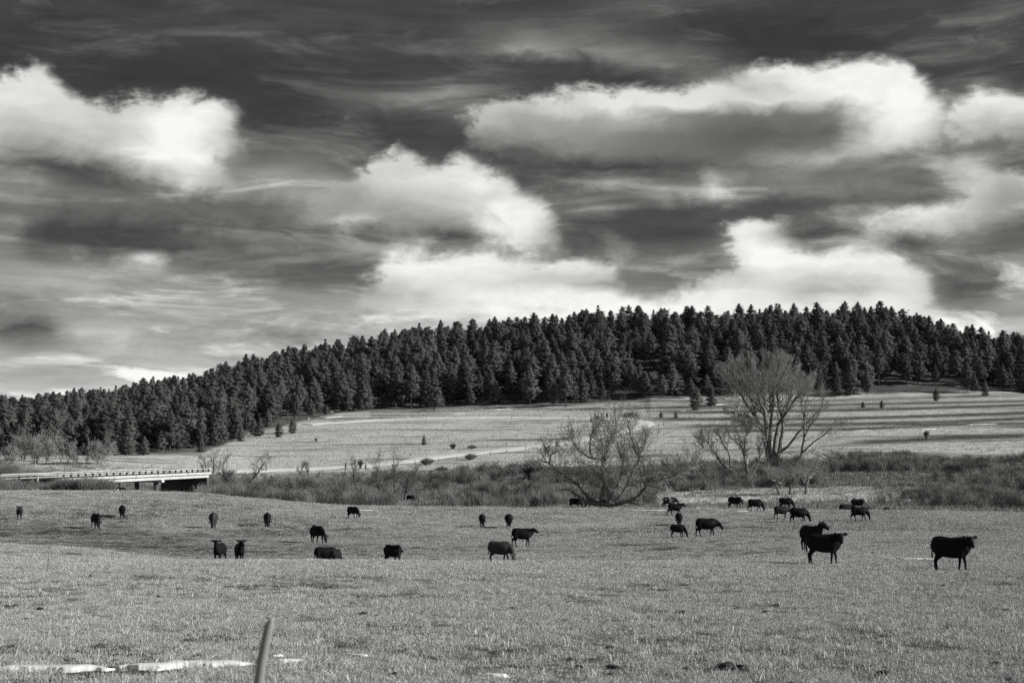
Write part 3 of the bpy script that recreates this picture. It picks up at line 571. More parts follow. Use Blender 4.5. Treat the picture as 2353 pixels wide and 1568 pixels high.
def tracer(off, k, Y0, dy=0.0):
    """zoomed-photo pixels -> world points at a given depth; a third value moves a point nearer or farther"""
    def f(pts): return [at(*S(off[0] + p[0] / k, off[1] + p[1] / k), Y0 + (p[2] if len(p) > 2 else 0)) for p in pts]
    return f
# the tall cottonwood
base = HS(2100 + 815 / 2.613, 1000 + 1200 / 2.613, 160); CY = base.y
tz = tracer((2100, 1000), 2.613, CY); T = Tree(5); T.focus = tz([(790, 800)])[0]; T.fw = .24
c0 = tz([(750, 560)])[0]; rx_, rz_ = (tz([(1185, 560)])[0] - c0).x, (tz([(750, 232)])[0] - c0).z
def env(p):
    q = p - c0; k = rz_ if q.z > 0 else rz_ * 1.5
    return (q.x / rx_) ** 2 + (q.y / (rx_ * .85)) ** 2 + (q.z / k) ** 2 < 1.0 + .12 * math.sin(p.x * 2.1) * math.sin(p.z * 1.3)
kw = dict(env=env, kids=(3, 4), wig=.12, spread=.66, minr=.024)
LB = [([(800,1200),(778,1010,.3),(768,830,.6),(735,700,1.5),(690,560,2.5),(610,430,3)],.46,.09), ([(790,1180),(760,1000,-.5),(710,870,-1.5),(625,795,-2.5),(530,762,-3.2),(440,752,-3.6)],.30,.07),
      ([(735,900,-1),(690,800,-1),(620,700,-.8),(572,620,-.5),(520,520,0),(420,430,.5),(350,380,1)],.26,.06), ([(795,1080),(802,900,-1),(822,700,-2),(832,560,-2.6),(850,400,-3)],.30,.07),
      ([(830,1130),(852,930,1),(885,830,1.6),(940,720,2.4),(972,600,3),(1002,480,3.4),(1050,390,3.6)],.32,.07), ([(845,1190),(880,1030,-.6),(905,860,-1.2),(872,700,-2),(862,600,-2.6),(885,450,-3)],.30,.07),
      ([(848,1160),(885,1080,-.4),(960,1010,-.8),(1040,910,-1.2),(1100,840,-1.5),(1190,745,-2),(1250,690,-2.3)],.26,.05), ([(770,850),(790,760,3),(810,640,4.2),(790,520,5)],.2,.06),
      ([(860,850),(930,760,-2.5),(1010,640,-4),(1080,560,-4.5),(1110,470,-4.6)],.2,.05), ([(700,820),(650,660,3),(560,500,4),(500,380,4.2)],.2,.05)]
for pts, r0, r1 in LB: T.limb(tz(pts), r0 * 1.35, r1 * 1.3, f0=.36, n=17, L_=4.3, lev=3, up=.14, **kw)
T.big.tube(tz([(815, 1235), (815, 1190)]), [.62, .5], 9)
T.finish('cottonwood_tree', base, 'tall bare cottonwood with a wide pale twiggy crown right of centre', m_twig, m_limb)
# its slimmer neighbour
T = Tree(9); b2 = HS(2100 + 1010 / 2.613, 1000 + 1200 / 2.613, 160); t2 = tracer((2100, 1000), 2.613, b2.y); T.focus = t2([(1070, 900)])[0]; T.fw = .25
for pts, r0 in (([(1000,1210),(1050,1120),(1078,960),(1082,800),(1102,650,.5),(1150,560,1)],.24), ([(1078,960),(1130,860,-1),(1200,770,-2),(1240,640,-2)],.13), ([(1060,1090),(1150,1000,-1),(1250,930,-1.5),(1310,880,-2)],.13), ([(1040,1130),(1120,1080,1),(1200,1110,1.5)],.09), ([(1082,800),(1060,700,1),(1080,590,1.5)],.11)):
    T.limb(t2(pts), r0 * 1.3, .05, f0=.3, n=16, L_=2.6, lev=2, up=.25, kids=(3, 5), minr=.018, wig=.2)
T.finish('cottonwood_tree', b2, 'slimmer bare tree leaning right, just right of the tall cottonwood', m_twig, m_limb)
# low trees left of it
T = Tree(12); b3 = HS(2100 + 570 / 2.613, 1000 + 1300 / 2.613, 150); t3 = tracer((2100, 1000), 2.613, b3.y)
for pts, r0 in (([(545,1300),(500,1240),(430,1190),(370,1110),(330,1060),(290,1000),(250,960)],.36), ([(480,1200),(460,1080,1),(410,1000,1),(395,950,1)],.18), ([(330,1060),(270,1050,-1),(240,1010,-1)],.08)):
    T.limb(t3(pts), r0, .04, f0=.3, n=18, L_=1.9, lev=2, up=.25, kids=(3, 4), minr=.018)
T.finish('bare_tree', b3, 'bare tree with a thick trunk leaning hard left, left of the cottonwood', m_twig2, m_limb2)
T = Tree(13); b4 = HS(2100 + 645 / 2.613, 1000 + 1310 / 2.613, 150); t3 = tracer((2100, 1000), 2.613, b4.y)
for pts, r0 in (([(650,1310),(620,1240),(590,1120),(575,1050),(540,1010),(480,950)],.33), ([(588,1100),(600,960),(612,880),(560,850)],.2), ([(640,1280),(700,1180,1),(715,1080,1),(722,970,1)],.19), ([(600,960),(660,880,1)],.07)):
    T.limb(t3(pts), r0, .04, f0=.25, n=18, L_=2.0, lev=2, up=.25, kids=(3, 5), minr=.018)
T.finish('bare_tree', b4, 'crooked upright bare tree between the leaning trunk and the cottonwood', m_twig2, m_limb2)
for k, (pts, lb) in enumerate((([(880,1432),(850,1350),(830,1300),(790,1262)], 'leftmost of three small crooked trees below the cottonwood'), ([(960,1425),(975,1330),(1010,1285),(1060,1250)], 'middle of three small crooked trees below the cottonwood'), ([(1088,1425),(1100,1340),(1120,1260),(1142,1200)], 'rightmost of three small crooked trees below the cottonwood'))):
    T = Tree(30 + k); bb = HS(2100 + pts[0][0] / 2.613, 1000 + pts[0][1] / 2.613, 140); t4 = tracer((2100, 1000), 2.613, bb.y)
    T.limb(t4(pts), .2, .05, f0=.25, n=15, L_=1.6, lev=2, up=.3, kids=(3, 5), minr=.014, spread=.9)
    T.finish('small_bare_tree', bb, lb, m_twig, m_limb2, group='small trees below the cottonwood')
# the sprawling willow by the field edge
bw = on((1600 + 880 / 2.941) / 1.36054, 151.5); t5 = tracer((1600, 1100), 2.941, bw.y); T = Tree(77)
WL = [([(880,1400),(740,1392),(640,1350),(560,1290),(520,1265),(430,1265,-.5),(340,1290,-1)],.27,5,1.4), ([(840,1395),(720,1350,.8),(660,1290,1),(610,1220,1.2),(540,1180,1.5),(450,1110,1.5),(390,1060,1.5),(330,1020,1.6),(260,992,1.6)],.24,14,2.2), ([(340,1030,1.6),(360,950,1.6),(400,918,1.6)],.10,6,1.2),
      ([(900,1395),(885,1290,-.5),(850,1180,-.8),(835,1080,-1),(860,960,-1),(872,880,-1),(930,760,-1),(965,670,-1)],.27,16,2.4), ([(858,960,-1),(780,980,-1),(700,960,-1),(640,920,-1),(580,860,-1),(550,785,-1)],.14,12,1.8), ([(740,970,-1),(712,880,-.5),(730,760,0),(790,680,0)],.12,10,1.6),
      ([(940,1395),(1000,1310,1.2),(1050,1240,1.5),(1100,1130,2),(1130,1060,2),(1180,960,2),(1125,900,2),(1092,760,2),(1062,665,2)],.20,16,2.2), ([(1165,970,2),(1205,880,2),(1232,800,2)],.09,6,1.4),
      ([(950,1400),(1060,1370,-.8),(1150,1330,-1),(1220,1240,-1.2),(1245,1195,-1.2),(1330,1170,-1.2),(1440,1160,-1),(1520,1110,-1),(1600,1060,-1),(1690,965,-1)],.24,18,2.2), ([(1235,1210,-1.2),(1320,1240,-1.5),(1405,1262,-1.8)],.10,4,.8),
      ([(825,1380),(832,1300,.5),(840,1220,.8),(800,1120,1),(720,1060,1.2)],.26,8,2.0), ([(1080,1380),(1135,1392,-1),(1200,1402,-1.5)],.09,2,.5), ([(905,1330),(960,1240,2),(1000,1150,3),(1010,1000,3),(960,880,3)],.15,12,2.3)]
for pts, r0, nk, LL in WL: T.limb(t5(pts), r0 * .95, .045, f0=.28, n=int(nk * 2.1), L_=LL * 1.0, lev=3, up=.2, kids=(2, 4), minr=.012, wig=.3, spread=1.0)
T.big.tube(t5([(835, 1402), (875, 1396), (920, 1394), (960, 1400)]), [.16, .30, .32, .16], 9); T.big.tube(t5([(905, 1425), (905, 1370)]), [.34, .26], 9)
T.finish('bare_willow_tree', bw, 'sprawling bare willow with low spreading crooked limbs at the field edge', m_twig2, m_limb2)
m_dead = mat('dead_twigs', .13, .9, .1, 2.0, .25)
# upright and scrubby bare trees along the creek: x, base y, height px, lean, seed, label
BT = [(1192, 1572, 118, -.15, 3, 'leftmost of the dead trunks in the thicket left of the far grazing cow', m_twig2), (1232, 1568, 122, .05, 4, 'middle dead trunk, branched high, in the thicket left of the far grazing cow', m_twig2), (1262, 1566, 96, .35, 8, 'right dead trunk leaning over the far grazing cow in the thicket', m_twig2),
      (1110, 1545, 92, .05, 6, 'thin upright bare tree between the bridge thicket and the dead trunks', m_twig2), (845, 1548, 52, .0, 7, 'tiny low forked bare tree in the brush right of the bridge', m_twig2), (935, 1508, 60, .2, 10, 'small dark bare tree in the brush under the left end of the road', m_twig2), (965, 1500, 44, -.2, 14, 'smallest bare sapling in the brush near the road end', m_twig2),
      (725, 1548, 112, -.35, 15, 'left leaning bare tree in the thicket at the right end of the bridge', m_twig2), (765, 1548, 108, .5, 16, 'right leaning bare tree in the thicket at the right end of the bridge', m_twig2), (630, 1512, 76, .1, 17, 'bare tree standing in front of the right end of the bridge', m_twig2), (662, 1500, 80, .15, 18, 'bare tree just beyond the right end of the bridge rail', m_twig2)]
for x, y, hp, lean, sd, lb, mtw in BT:
    bb = HS(x, y, 152) if y > 1540 else HS(x, y, 152); d = bb.y; h = hp / 1.36054 / F0 * d; T = Tree(sd + 200)
    p = [bb, bb + Vector((lean * h * .25, 0, h * .3)), bb + Vector((lean * h * .5 + T.r.uniform(-.1, .1) * h, .2, h * .62)), bb + Vector((lean * h + T.r.uniform(-.1, .1) * h, .3, h * .95))]
    T.limb(p, max(.12, h * .042), .035, f0=.22, n=17, L_=h * .34, lev=2, up=.3, kids=(3, 4), minr=.014, wig=.3, spread=.9)
    T.finish('bare_tree', bb, lb, m_dead, m_limb2)
# pale fuzzy trees above the left end of the bridge
for k, (x, y, hp, wd, lb) in enumerate([(20, 1452, 60, 1.3, 'dim low bare tree at the left border above the guardrail'), (70, 1440, 78, 1.1, 'grey bare tree second from the left border above the guardrail'), (118, 1448, 70, 1.5, 'broad low bare tree above the guardrail, left of the pale crown'), (172, 1442, 98, 1.5, 'widest and tallest pale bare crown above the guardrail'), (222, 1450, 62, 1.2, 'low pale bare tree right of the widest pale crown'), (262, 1446, 46, 1.6, 'dark twisted low tree above the start of the bridge rail'), (318, 1450, 70, .9, 'sparse bare tree leaning right above the bridge rail')]):
    bb = HS(x, y, 200); h = hp / 1.36054 / F0 * bb.y; T = Tree(300 + k)
    for q in range(T.r.randint(2, 4)):
        dv = Vector((T.r.uniform(-.7, .7) * wd, T.r.uniform(-.5, .5), 1)); b0 = bb + Vector((T.r.uniform(-1, 1) * wd, T.r.uniform(-1, 1), 0)); d2 = dv + Vector((T.r.uniform(-.6, .6), 0, 0))
        T.limb([b0, b0 + dv * h * .28, b0 + dv * h * .28 + d2 * h * .22, b0 + dv * h * .4 + d2 * h * .3], .09, .03, f0=.06, n=24, L_=h * .34 * T.r.uniform(.8, 1.25), lev=2, up=.16, kids=(3, 5), minr=.02, wig=.35, spread=1.1)
    T.finish('pale_bare_tree', bb, lb, m_twig2, m_limb2, group='bare trees above the guardrail')
# ------------------------------------------------------------------ bushes on the far field
m_bush = mat('shrub_twigs', .15, .95, .05, 1.5, .3)
def bush_mesh(seed, n=260, upright=.5, flat=1.0):
    g = random.Random(seed); b_ = MB()
    for i in range(n):
        a = g.uniform(0, 6.28); t_ = g.random() ** .6 * (1.25 - upright * .8); d = Vector((math.cos(a) * math.sin(t_), math.sin(a) * math.sin(t_), math.cos(t_) * flat)); l = g.uniform(.6, 1.05)
        p = d * l; m1 = d * l * .55 + Vector((g.gauss(0, .05), g.gauss(0, .05), .04)); b_.tube([(d.x * .3, d.y * .3, 0), m1, p], [.03, .022, .008], 3, cap=False)
        for q in range(3): e_ = m1.lerp(p, g.random()); b_.tube([e_, e_ + (d + Vector((g.gauss(0, .5), g.gauss(0, .5), g.gauss(0, .4)))) * .22], [.018, .006], 3, cap=False)
    return b_.mesh('bush', m_bush)
BM = [bush_mesh(1), bush_mesh(2, upright=.75), bush_mesh(3, upright=.1, flat=.7)]
for x, y, hp, wr, v, lb in [(1415, 1403, 17, 1, 0, 'round dark bush above the road, left one of a pair'), (1475, 1401, 16, 1.4, 2, 'wider dark bush above the road, right one of a pair'), (1470, 1437, 19, 1.5, 0, 'broad dark bush on the near side of the road by the fence'), (1334, 1454, 22, 1.5, 0, 'large bush on the near road verge above the brush'),
        (1126, 1464, 26, .7, 1, 'narrow upright bush beside the road gate post'), (1381, 1470, 16, 2.2, 2, 'low sprawling bush between the road and the brush'), (987, 1381, 12, .8, 1, 'faint little bush low in the open field, left'), (1970, 1303, 20, 2.0, 2, 'wide dark bush beside the far road, left of the curve'),
        (1668, 1500, 62, 1.1, 0, 'big rounded willow bush left of the sprawling willow'), (2896, 1371, 24, .8, 1, 'odd dark spiky shrub alone on the pale terrace at right')]:
    bb = HS(x, y, 200) if y < 1520 else HS(x, y); h = hp / 1.36054 / F0 * bb.y
    o = link('bush', BM[v], bb - Vector((0, 0, .05)), None, x * .37, (h * wr / (1.25 if v else 1), h * wr / 1.25, h)); tag(o, lb, 'bush')
# ------------------------------------------------------------------ creekside willow brush and grasses
m_brush = mat('willow_brush_stems', .17, .9, .1, .05, .1, .12); m_reed = mat('tall_grass', .23, .95, .05, .05, .1, .12)
m_straw = mat('dry_grass', .46, .95, .05, .06, .3, .22, coord='Object'); m_pale = mat('pale_field_grass', .60, .95, .05, .06, .2, .2); m_straw2 = mat('grey_grass', .30, .95, .05, .06, .3, .25)
def blades(seed, n, r, h, w, lean, m, seg=2):
    g = np.random.default_rng(seed); V = []; F = []
    a = g.uniform(0, 6.28, n); q = np.sqrt(g.random(n)) * r; ya = g.uniform(0, 6.28, n); H_ = h * g.uniform(.45, 1.1, n); ln = g.uniform(.1, 1, n) * lean; la = g.uniform(0, 6.28, n)
    for i in range(n):
        p = np.array([math.cos(a[i]) * q[i], math.sin(a[i]) * q[i], -.03 * h]); sx = np.array([math.cos(ya[i]), math.sin(ya[i]), 0]) * w * g.uniform(.6, 1.2) / 2
        d = np.array([math.cos(la[i]), math.sin(la[i]), 0]) * ln[i] * H_[i]
        m1 = p + d * .3 + np.array([0, 0, H_[i] * .6]); tip = p + d + np.array([0, 0, H_[i] * (1 - .3 * ln[i])]); k = len(V)
        V += [p - sx, p + sx, m1 + sx * .7, m1 - sx * .7, tip]; F.append((k, k + 1, k + 2, k + 3)); F.append((k + 3, k + 2, k + 4))
    me = bpy.data.meshes.new('tuft'); me.from_pydata([tuple(map(float, v)) for v in V], [], F); me.materials.append(m); me.update(); return me
def shrubclump(seed):
    g = random.Random(seed); b_ = MB()
    for i in range(34):
        a = g.uniform(0, 6.28); q = g.random() * .7; p = Vector((math.cos(a) * q, math.sin(a) * q, -.1)); d = Vector((g.gauss(0, .16), g.gauss(0, .16), 1)).normalized(); l = g.uniform(1.1, 2.2)
        pts = [p, p + d * l * .5, p + (d + Vector((g.gauss(0, .1), g.gauss(0, .1), 0))) * l]; b_.tube(pts, [.016, .013, .006], 3, cap=False)
        for q2 in range(3):
            e_ = pts[1].lerp(pts[2], g.random() * .8); b_.tube([e_, e_ + (d + Vector((g.gauss(0, .35), g.gauss(0, .35), 0))) * g.uniform(.3, .6)], [.01, .005], 3, cap=False)
    return b_.mesh('clump', m_brush)
def zone(u0, u1, Y0, Y1, n): u = rng.uniform(u0, u1, n); Y = rng.uniform(Y0, Y1, n); return (u - W0 / 2) / F0 / 1.0055 * Y, Y
ZB = [(-60, 150, 166, 182, 260, .7), (130, 250, 160, 176, 380, 1.0), (250, 480, 158, 170, 260, .5), (478, 540, 190, 214, 120, 1.35), (450, 900, 158, 262, 1500, .95), (880, 1260, 172, 258, 1100, .95), (1240, 1500, 178, 250, 800, .9), (1500, 1640, 210, 250, 400, .9), (1600, 1900, 212, 255, 700, .85), (1880, 2450, 236, 262, 1100, .85), (2000, 2450, 172, 206, 1100, .7), (2150, 2450, 205, 232, 300, .8), (470, 620, 170, 230, 260, 1.25), (-80, 200, 205, 240, 260, .9)]
P_, S_l = [], []
for u0, u1, Y0, Y1, n, hs in ZB:
    x, y = zone(u0, u1, Y0, Y1, n); pn = vnoise(x / 7, y / 9, 91); k = rng.random(n) < np.clip((pn - .22) * 2.4, .12, 1)
    uu_ = to_u(x, y); k &= ~((y < 216) & (uu_ > 905) & (uu_ < 1010)) & ~((y < 186) & (uu_ > 960) & (rng.random(n) < .5))
    P_.append(np.stack([x, y, terrain(x, y)], 1)[k]); S_l.append((hs * (.65 + .6 * pn) * rng.uniform(.7, 1.2, n))[k])
P_ = np.concatenate(P_); sc_ = np.concatenate(S_l); n = len(P_)
scatter('willow_brush', P_, np.stack([rng.normal(0, .06, n), rng.normal(0, .06, n), rng.uniform(0, 6.28, n)], 1), np.stack([sc_ * 1.15, sc_ * 1.15, sc_], 1), rng.integers(0, 3, n), [shrubclump(k) for k in (1, 2, 3)], 'thicket of grey willow brush along the creek below the field', 'brush')
# tall grass in the creek bottom
x, y = zone(-80, 2450, 159, 268, 11000); pn = fbm(x / 8, y / 8, 12, 3); k = rng.random(len(x)) < .35 + pn; x, y = x[k], y[k]; uu = to_u(x, y)
k = ~((uu > 1440) & (uu < 2150) & (y > 182) & (y < 210) & (rng.random(len(x)) < .9)); x, y = x[k], y[k]; n = len(x); sc_ = rng.uniform(.6, 1.25, n)
scatter('tall_grass', np.stack([x, y, terrain(x, y)], 1), np.stack([np.zeros(n), np.zeros(n), rng.uniform(0, 6.28, n)], 1), np.stack([sc_ * 1.3, sc_ * 1.3, sc_ * .8], 1), rng.integers(0, 2, n), [blades(k + 40, 60, .55, .75, .03, .5, m_reed) for k in range(2)], 'tall dry grass standing between the willow brush along the creek', 'grass')
SN = [(-40, 360, 2093, 2092, 9, 'long thin snow strip at the bottom left corner'), (350, 800, 2086, 2077, 12, 'widest snow drift, left of the near post'), (840, 890, 2058, 2055, 3, 'short thin snow streak right of the near post, upper one'), (850, 960, 2071, 2071, 5, 'snow streak right of the near post, lower one'), (1072, 1160, 2052, 2058, 3.5, 'thin snow sliver at bottom, between the post and the centre'), (1500, 1595, 2116, 2119, 4, 'small snow patch on the bottom border at the centre')]
SN2 = [(2740, 2800, 1744, 1744, 1.6, 'thin snow line left part, between the big cow and the nearest cow'), (2805, 2935, 1746, 1747, 2.6, 'brightest thin snow line beside the legs of the nearest cow'), (1065, 1180, 1592, 1594, 1.0, 'snow sliver on the pasture edge below the dead trunks'), (2170, 2262, 1587, 1588, 1.2, 'snow line at the creek edge left of the cow turning its head'), (2270, 2345, 1596, 1597, 1.2, 'snow line under the cow turning its head'), (1970, 2085, 1593, 1594, 1.0, 'snow line at the pasture edge right of the willow foot'), (2395, 2470, 1592, 1593, 1.0, 'snow line left of the cluster of three cows')]
def in_snow(x, y):
    u_, v_ = seen(x, y, terrain(x, y)); u_, v_ = u_ * 1.36054, v_ * 1.36054; r_ = np.zeros(len(x), bool)
    for a in SN + SN2: r_ |= (u_ > a[0]) & (u_ < a[1]) & (v_ > np.interp(u_, a[:2], a[2:4]) - a[4] * .9) & (v_ < np.interp(u_, a[:2], a[2:4]) + a[4] * 1.9)
    return r_
# pasture grass: dense tufts near, coarser ones further away
def pasture(n, Y0, Y1, power, wide, hs, cut):
    x, y = polar_points(n, Y0, Y1, power=power); d = .75 * fbm(x / .8, y / 1.1, 61, 3) + .25 * fbm(x / 3.2, y / 3.6, 64, 3) + .30 * (fbm(x / 15, y / 15, 62, 3) - .45) + .10 * np.exp(-((y - 60) / 8) ** 2); k = (rng.random(n) < np.clip((d - cut) * 6, .12, 1)) & ~(in_snow(x, y) & (rng.random(n) < .72))
    x, y, d = x[k], y[k], d[k]; n = len(x); s_ = hs * (.65 + .75 * np.clip(d, 0, 1)) * rng.uniform(.7, 1.3, n)
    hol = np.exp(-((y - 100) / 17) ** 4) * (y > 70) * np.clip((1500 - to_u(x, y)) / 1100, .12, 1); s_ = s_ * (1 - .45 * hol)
    return x, y, s_ * wide, s_
A = [pasture(150000, 15, 66, -2, .9, 1.0, .33), pasture(95000, 50, 110, 0, 1.5, 1.0, .31), pasture(56000, 100, 172, 1, 2.4, 1.15, .29)]
x, y, sw, sh = [np.concatenate(q) for q in zip(*A)]
far_in = (y > 150) & (np.abs(x) < 400) & (y > 153 + 3 * vnoise(x / 9, y * 0, 5)); x, y, sw, sh = [q[~far_in] for q in (x, y, sw, sh)]; n = len(x)
tuft_v = rng.choice(5, n, p=[.28, .28, .16, .12, .16])
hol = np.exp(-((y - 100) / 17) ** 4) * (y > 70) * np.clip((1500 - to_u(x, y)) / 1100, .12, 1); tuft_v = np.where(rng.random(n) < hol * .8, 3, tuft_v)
tuft_v = np.where((rng.random(n) < .5 * np.exp(-((y - 62) / 9) ** 2)) & (tuft_v > 1), 0, tuft_v)
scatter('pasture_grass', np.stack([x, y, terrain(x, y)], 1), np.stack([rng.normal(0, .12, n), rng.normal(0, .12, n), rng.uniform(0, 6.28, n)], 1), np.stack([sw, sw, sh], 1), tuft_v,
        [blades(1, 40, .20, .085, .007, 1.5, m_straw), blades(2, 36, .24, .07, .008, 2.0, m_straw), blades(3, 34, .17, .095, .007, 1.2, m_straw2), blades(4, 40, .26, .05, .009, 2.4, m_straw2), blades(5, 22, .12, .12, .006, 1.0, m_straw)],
        'short dry winter grass covering the grazed pasture', 'grass')
# far field tussocks
RP = [(600,1480),(660,1477),(750,1473),(850,1469),(1000,1464),(1150,1455),(1250,1444),(1350,1431),(1450,1420),(1550,1409),(1650,1398),(1750,1384),(1850,1368),(1930,1352),(1985,1338),(2015,1326),(2005,1318),(1960,1312),(1880,1308),(1760,1306),(1600,1305),(1450,1306),(1300,1309),(1180,1313),(1050,1320),(960,1327)]
pl = [HS(x, y, 236) for x, y in RP]
def spline(pl, k=8):
    out = []; m = len(pl)
    for i in range(m - 1):
        a, b, c, d = pl[max(i - 1, 0)], pl[i], pl[i + 1], pl[min(i + 2, m - 1)]
        for j in range(k):
            t = j / k; out.append(.5 * ((2 * b) + (c - a) * t + (2 * a - 5 * b + 4 * c - d) * t * t + (3 * b - a - 3 * c + d) * t ** 3))
    return out + [pl[-1]]
sp_ = spline(pl); spa = np.array([(p.x, p.y) for p in sp_])
def off_road(x, y): return np.min((x[:, None] - spa[None, :, 0]) ** 2 + ((y[:, None] + 2.5 - spa[None, :, 1]) * .8) ** 2, axis=1) > 5.6 ** 2

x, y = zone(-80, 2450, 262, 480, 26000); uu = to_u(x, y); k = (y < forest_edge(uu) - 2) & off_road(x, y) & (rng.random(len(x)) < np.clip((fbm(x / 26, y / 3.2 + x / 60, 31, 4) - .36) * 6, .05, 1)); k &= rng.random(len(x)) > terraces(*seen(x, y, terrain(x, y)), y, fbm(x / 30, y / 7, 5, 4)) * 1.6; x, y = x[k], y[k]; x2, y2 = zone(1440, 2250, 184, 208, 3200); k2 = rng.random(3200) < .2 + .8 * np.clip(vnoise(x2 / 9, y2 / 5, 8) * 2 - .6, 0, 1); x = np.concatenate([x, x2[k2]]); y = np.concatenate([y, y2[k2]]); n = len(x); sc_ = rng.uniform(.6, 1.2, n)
scatter('field_grass', np.stack([x, y, terrain(x, y)], 1), np.stack([np.zeros(n), np.zeros(n), rng.uniform(0, 6.28, n)], 1), np.stack([sc_ * 1.5, sc_ * 1.5, sc_ * .38], 1), rng.integers(0, 2, n), [blades(k + 60, 34, .55, .6, .05, .8, m_pale if k == 0 else m_straw) for k in range(2)], 'pale dry grass standing in rows on the far field', 'grass')
# ------------------------------------------------------------------ gravel road
m_road = mat('pale_gravel', .68, .95, .05, .6, .12)
V = []
for i, p in enumerate(sp_):
    tg = sp_[min(i + 1, len(sp_) - 1)] - sp_[max(i - 1, 0)]; tg.z = 0; tg.normalize(); nm = Vector((-tg.y, tg.x, 0)); hw = 3.0 + .3 * math.sin(i * .7)
    for j in range(7):
        q = p + nm * hw * (j / 3 - 1); V.append((q.x, q.y, float(terrain(q.x, q.y)) + .16 - (.25 if j in (0, 6) else 0)))
ns_ = len(sp_); F = np.array([(i * 7 + j, i * 7 + j + 1, (i + 1) * 7 + j + 1, (i + 1) * 7 + j) for i in range(ns_ - 1) for j in range(6)])
tag(link('road', mesh_np('road', V, F, [m_road], smooth=True)), 'pale gravel road curving up the far field', None, None, 'structure')
# ------------------------------------------------------------------ bridge
m_conc = mat('white_concrete', .46, .8, .2, .8, .3); m_steel = mat('galvanised_rail', .5, .5, .4, .8, .1); m_dark = mat('dark_posts', .07, .8, .2, 2, .3); m_under = mat('under_shade_concrete', .10, .9, .1, 1, .3); m_asph = mat('asphalt', .06, .95, .1, 3, .2)  # shade under the deck put into the colour of piers, abutments, inner girders
p0, p1 = at(*S(190, 1495.5), 192), at(*S(658, 1475), 232)
BL = (p1 - p0).length; ax = (p1 - p0).normalized(); ay = Vector((-ax.y, ax.x, 0)).normalized(); az_ = ax.cross(ay)
br = bpy.data.objects.new('road_bridge', None); COL.objects.link(br); br.matrix_world = Matrix(((ax.x, ay.x, az_.x, p0.x), (ax.y, ay.y, az_.y, p0.y), (ax.z, ay.z, az_.z, p0.z), (0, 0, 0, 1)))
tag(br, 'low white concrete road bridge with a posted rail over the creek', 'bridge')
MB().box((BL / 2, 4.6, -.16), (BL, 8.4, .26)).obj('deck', m_asph, br)
for yy in (.12, 9.1): MB().box((BL / 2, yy, -.13), (BL, .5, .34)).obj('kerb', m_conc, br)
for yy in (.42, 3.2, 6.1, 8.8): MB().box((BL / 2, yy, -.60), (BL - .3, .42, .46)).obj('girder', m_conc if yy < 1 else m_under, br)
for f in (.30, .645):
    MB().box((BL * f, 4.6, -1.02), (.8, 9.0, .38)).obj('pier_cap', m_conc, br)
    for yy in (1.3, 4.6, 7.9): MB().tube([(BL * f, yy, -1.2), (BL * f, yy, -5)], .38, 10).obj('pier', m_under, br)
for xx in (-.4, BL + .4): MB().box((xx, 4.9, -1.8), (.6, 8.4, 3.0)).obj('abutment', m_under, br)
npst = 24
for side, yy in ((0, .12), (1, 9.1)):
    for i in range(npst): MB().box((.7 + (BL - 1.4) * i / (npst - 1), yy - (.12 if side == 0 else -.12), .27), (.24, .2, .62)).obj('rail_post', m_dark, br)
    for zz, hh_ in ((.60, .10), (.34, .08)): MB().box((BL / 2, yy + (.04 if side == 0 else -.04), zz), (BL + .6, .08, hh_)).obj('rail', m_steel, br)
for f in (.2, .45, .6, .82): MB().box((BL * f, -.14, -.12), (.1, .03, .36)).obj('drain_slot', m_dark, br)
# approach guardrail on the left
g0, g1 = at(*S(-90, 1490), 186), p0 + Vector((0, 0, .6)); gr = bpy.data.objects.new('guardrail', None); COL.objects.link(gr); gr.location = g0
tag(gr, 'pale metal guardrail leading from the left border to the bridge', 'guardrail')
gd = (g1 - g0); gl = gd.length
b_ = MB()
for dz in (0, -.16): b_.tube([(0, 0, dz), gd * .33 + Vector((0, 0, dz + .14)), gd * .66 + Vector((0, 0, dz + .16)), gd + Vector((0, 0, dz))], [(.05, .09)] * 4, 6)
b_.obj('rail', m_steel, gr)
for i in range(int(gl / 2.4)):
    q = gd * ((i + .5) * 2.4 / gl); w = g0 + q; zt = float(terrain(w.x, w.y)); MB().box((q.x, q.y + .15, q.z - .35), (.2, .2, 1.15)).obj('post', m_dark if i % 3 else m_steel, gr)
# ------------------------------------------------------------------ fences, signs, stakes
m_post = mat('weathered_post', .10, .95, .05, 6, .35); m_wire = mat('rusty_wire', .12, .7, .3); m_stake = mat('pale_stake', .42, .9, .1); m_sign = mat('sign_plate', .5, .5, .3)
def fence(poly, step, hpx, label, ymin=200, thick=.07, m=m_post, lean=.08, wires=True, tall=None):
    pts = [HS(x, y, ymin) for x, y in poly]; e_ = bpy.data.objects.new('wire_fence', None); COL.objects.link(e_); e_.location = pts[0]; tag(e_, label, 'fence')
    g = random.Random(int(poly[0][0])); tops = []
    for a, b in zip(pts[:-1], pts[1:]):
        k = max(1, round((b - a).length / step))
        for i in range(k):
            q = a.lerp(b, i / k); q.z = float(terrain(q.x, q.y)); h = hpx / 1.36054 / F0 * q.y * g.uniform(.8, 1.25) if tall is None else tall * g.uniform(.9, 1.1)
            l_ = g.gauss(0, lean); o = q - pts[0]; r_ = thick * g.choice([.7, .8, 1, 1.5]); tp = o + Vector((h * l_, 0, h))
            MB().tube([o - Vector((0, 0, .3)), tp], [r_, r_ * .85], 6).obj('post', m, e_); tops.append(tp)
    if wires and len(tops) > 1:
        w_ = MB()
        for f in (.93, .6): w_.tube([t_ - Vector((0, 0, (1 - f) * 1.2)) for t_ in tops], .012, 3, cap=False)
        w_.obj('wire', m_wire, e_)
    return e_
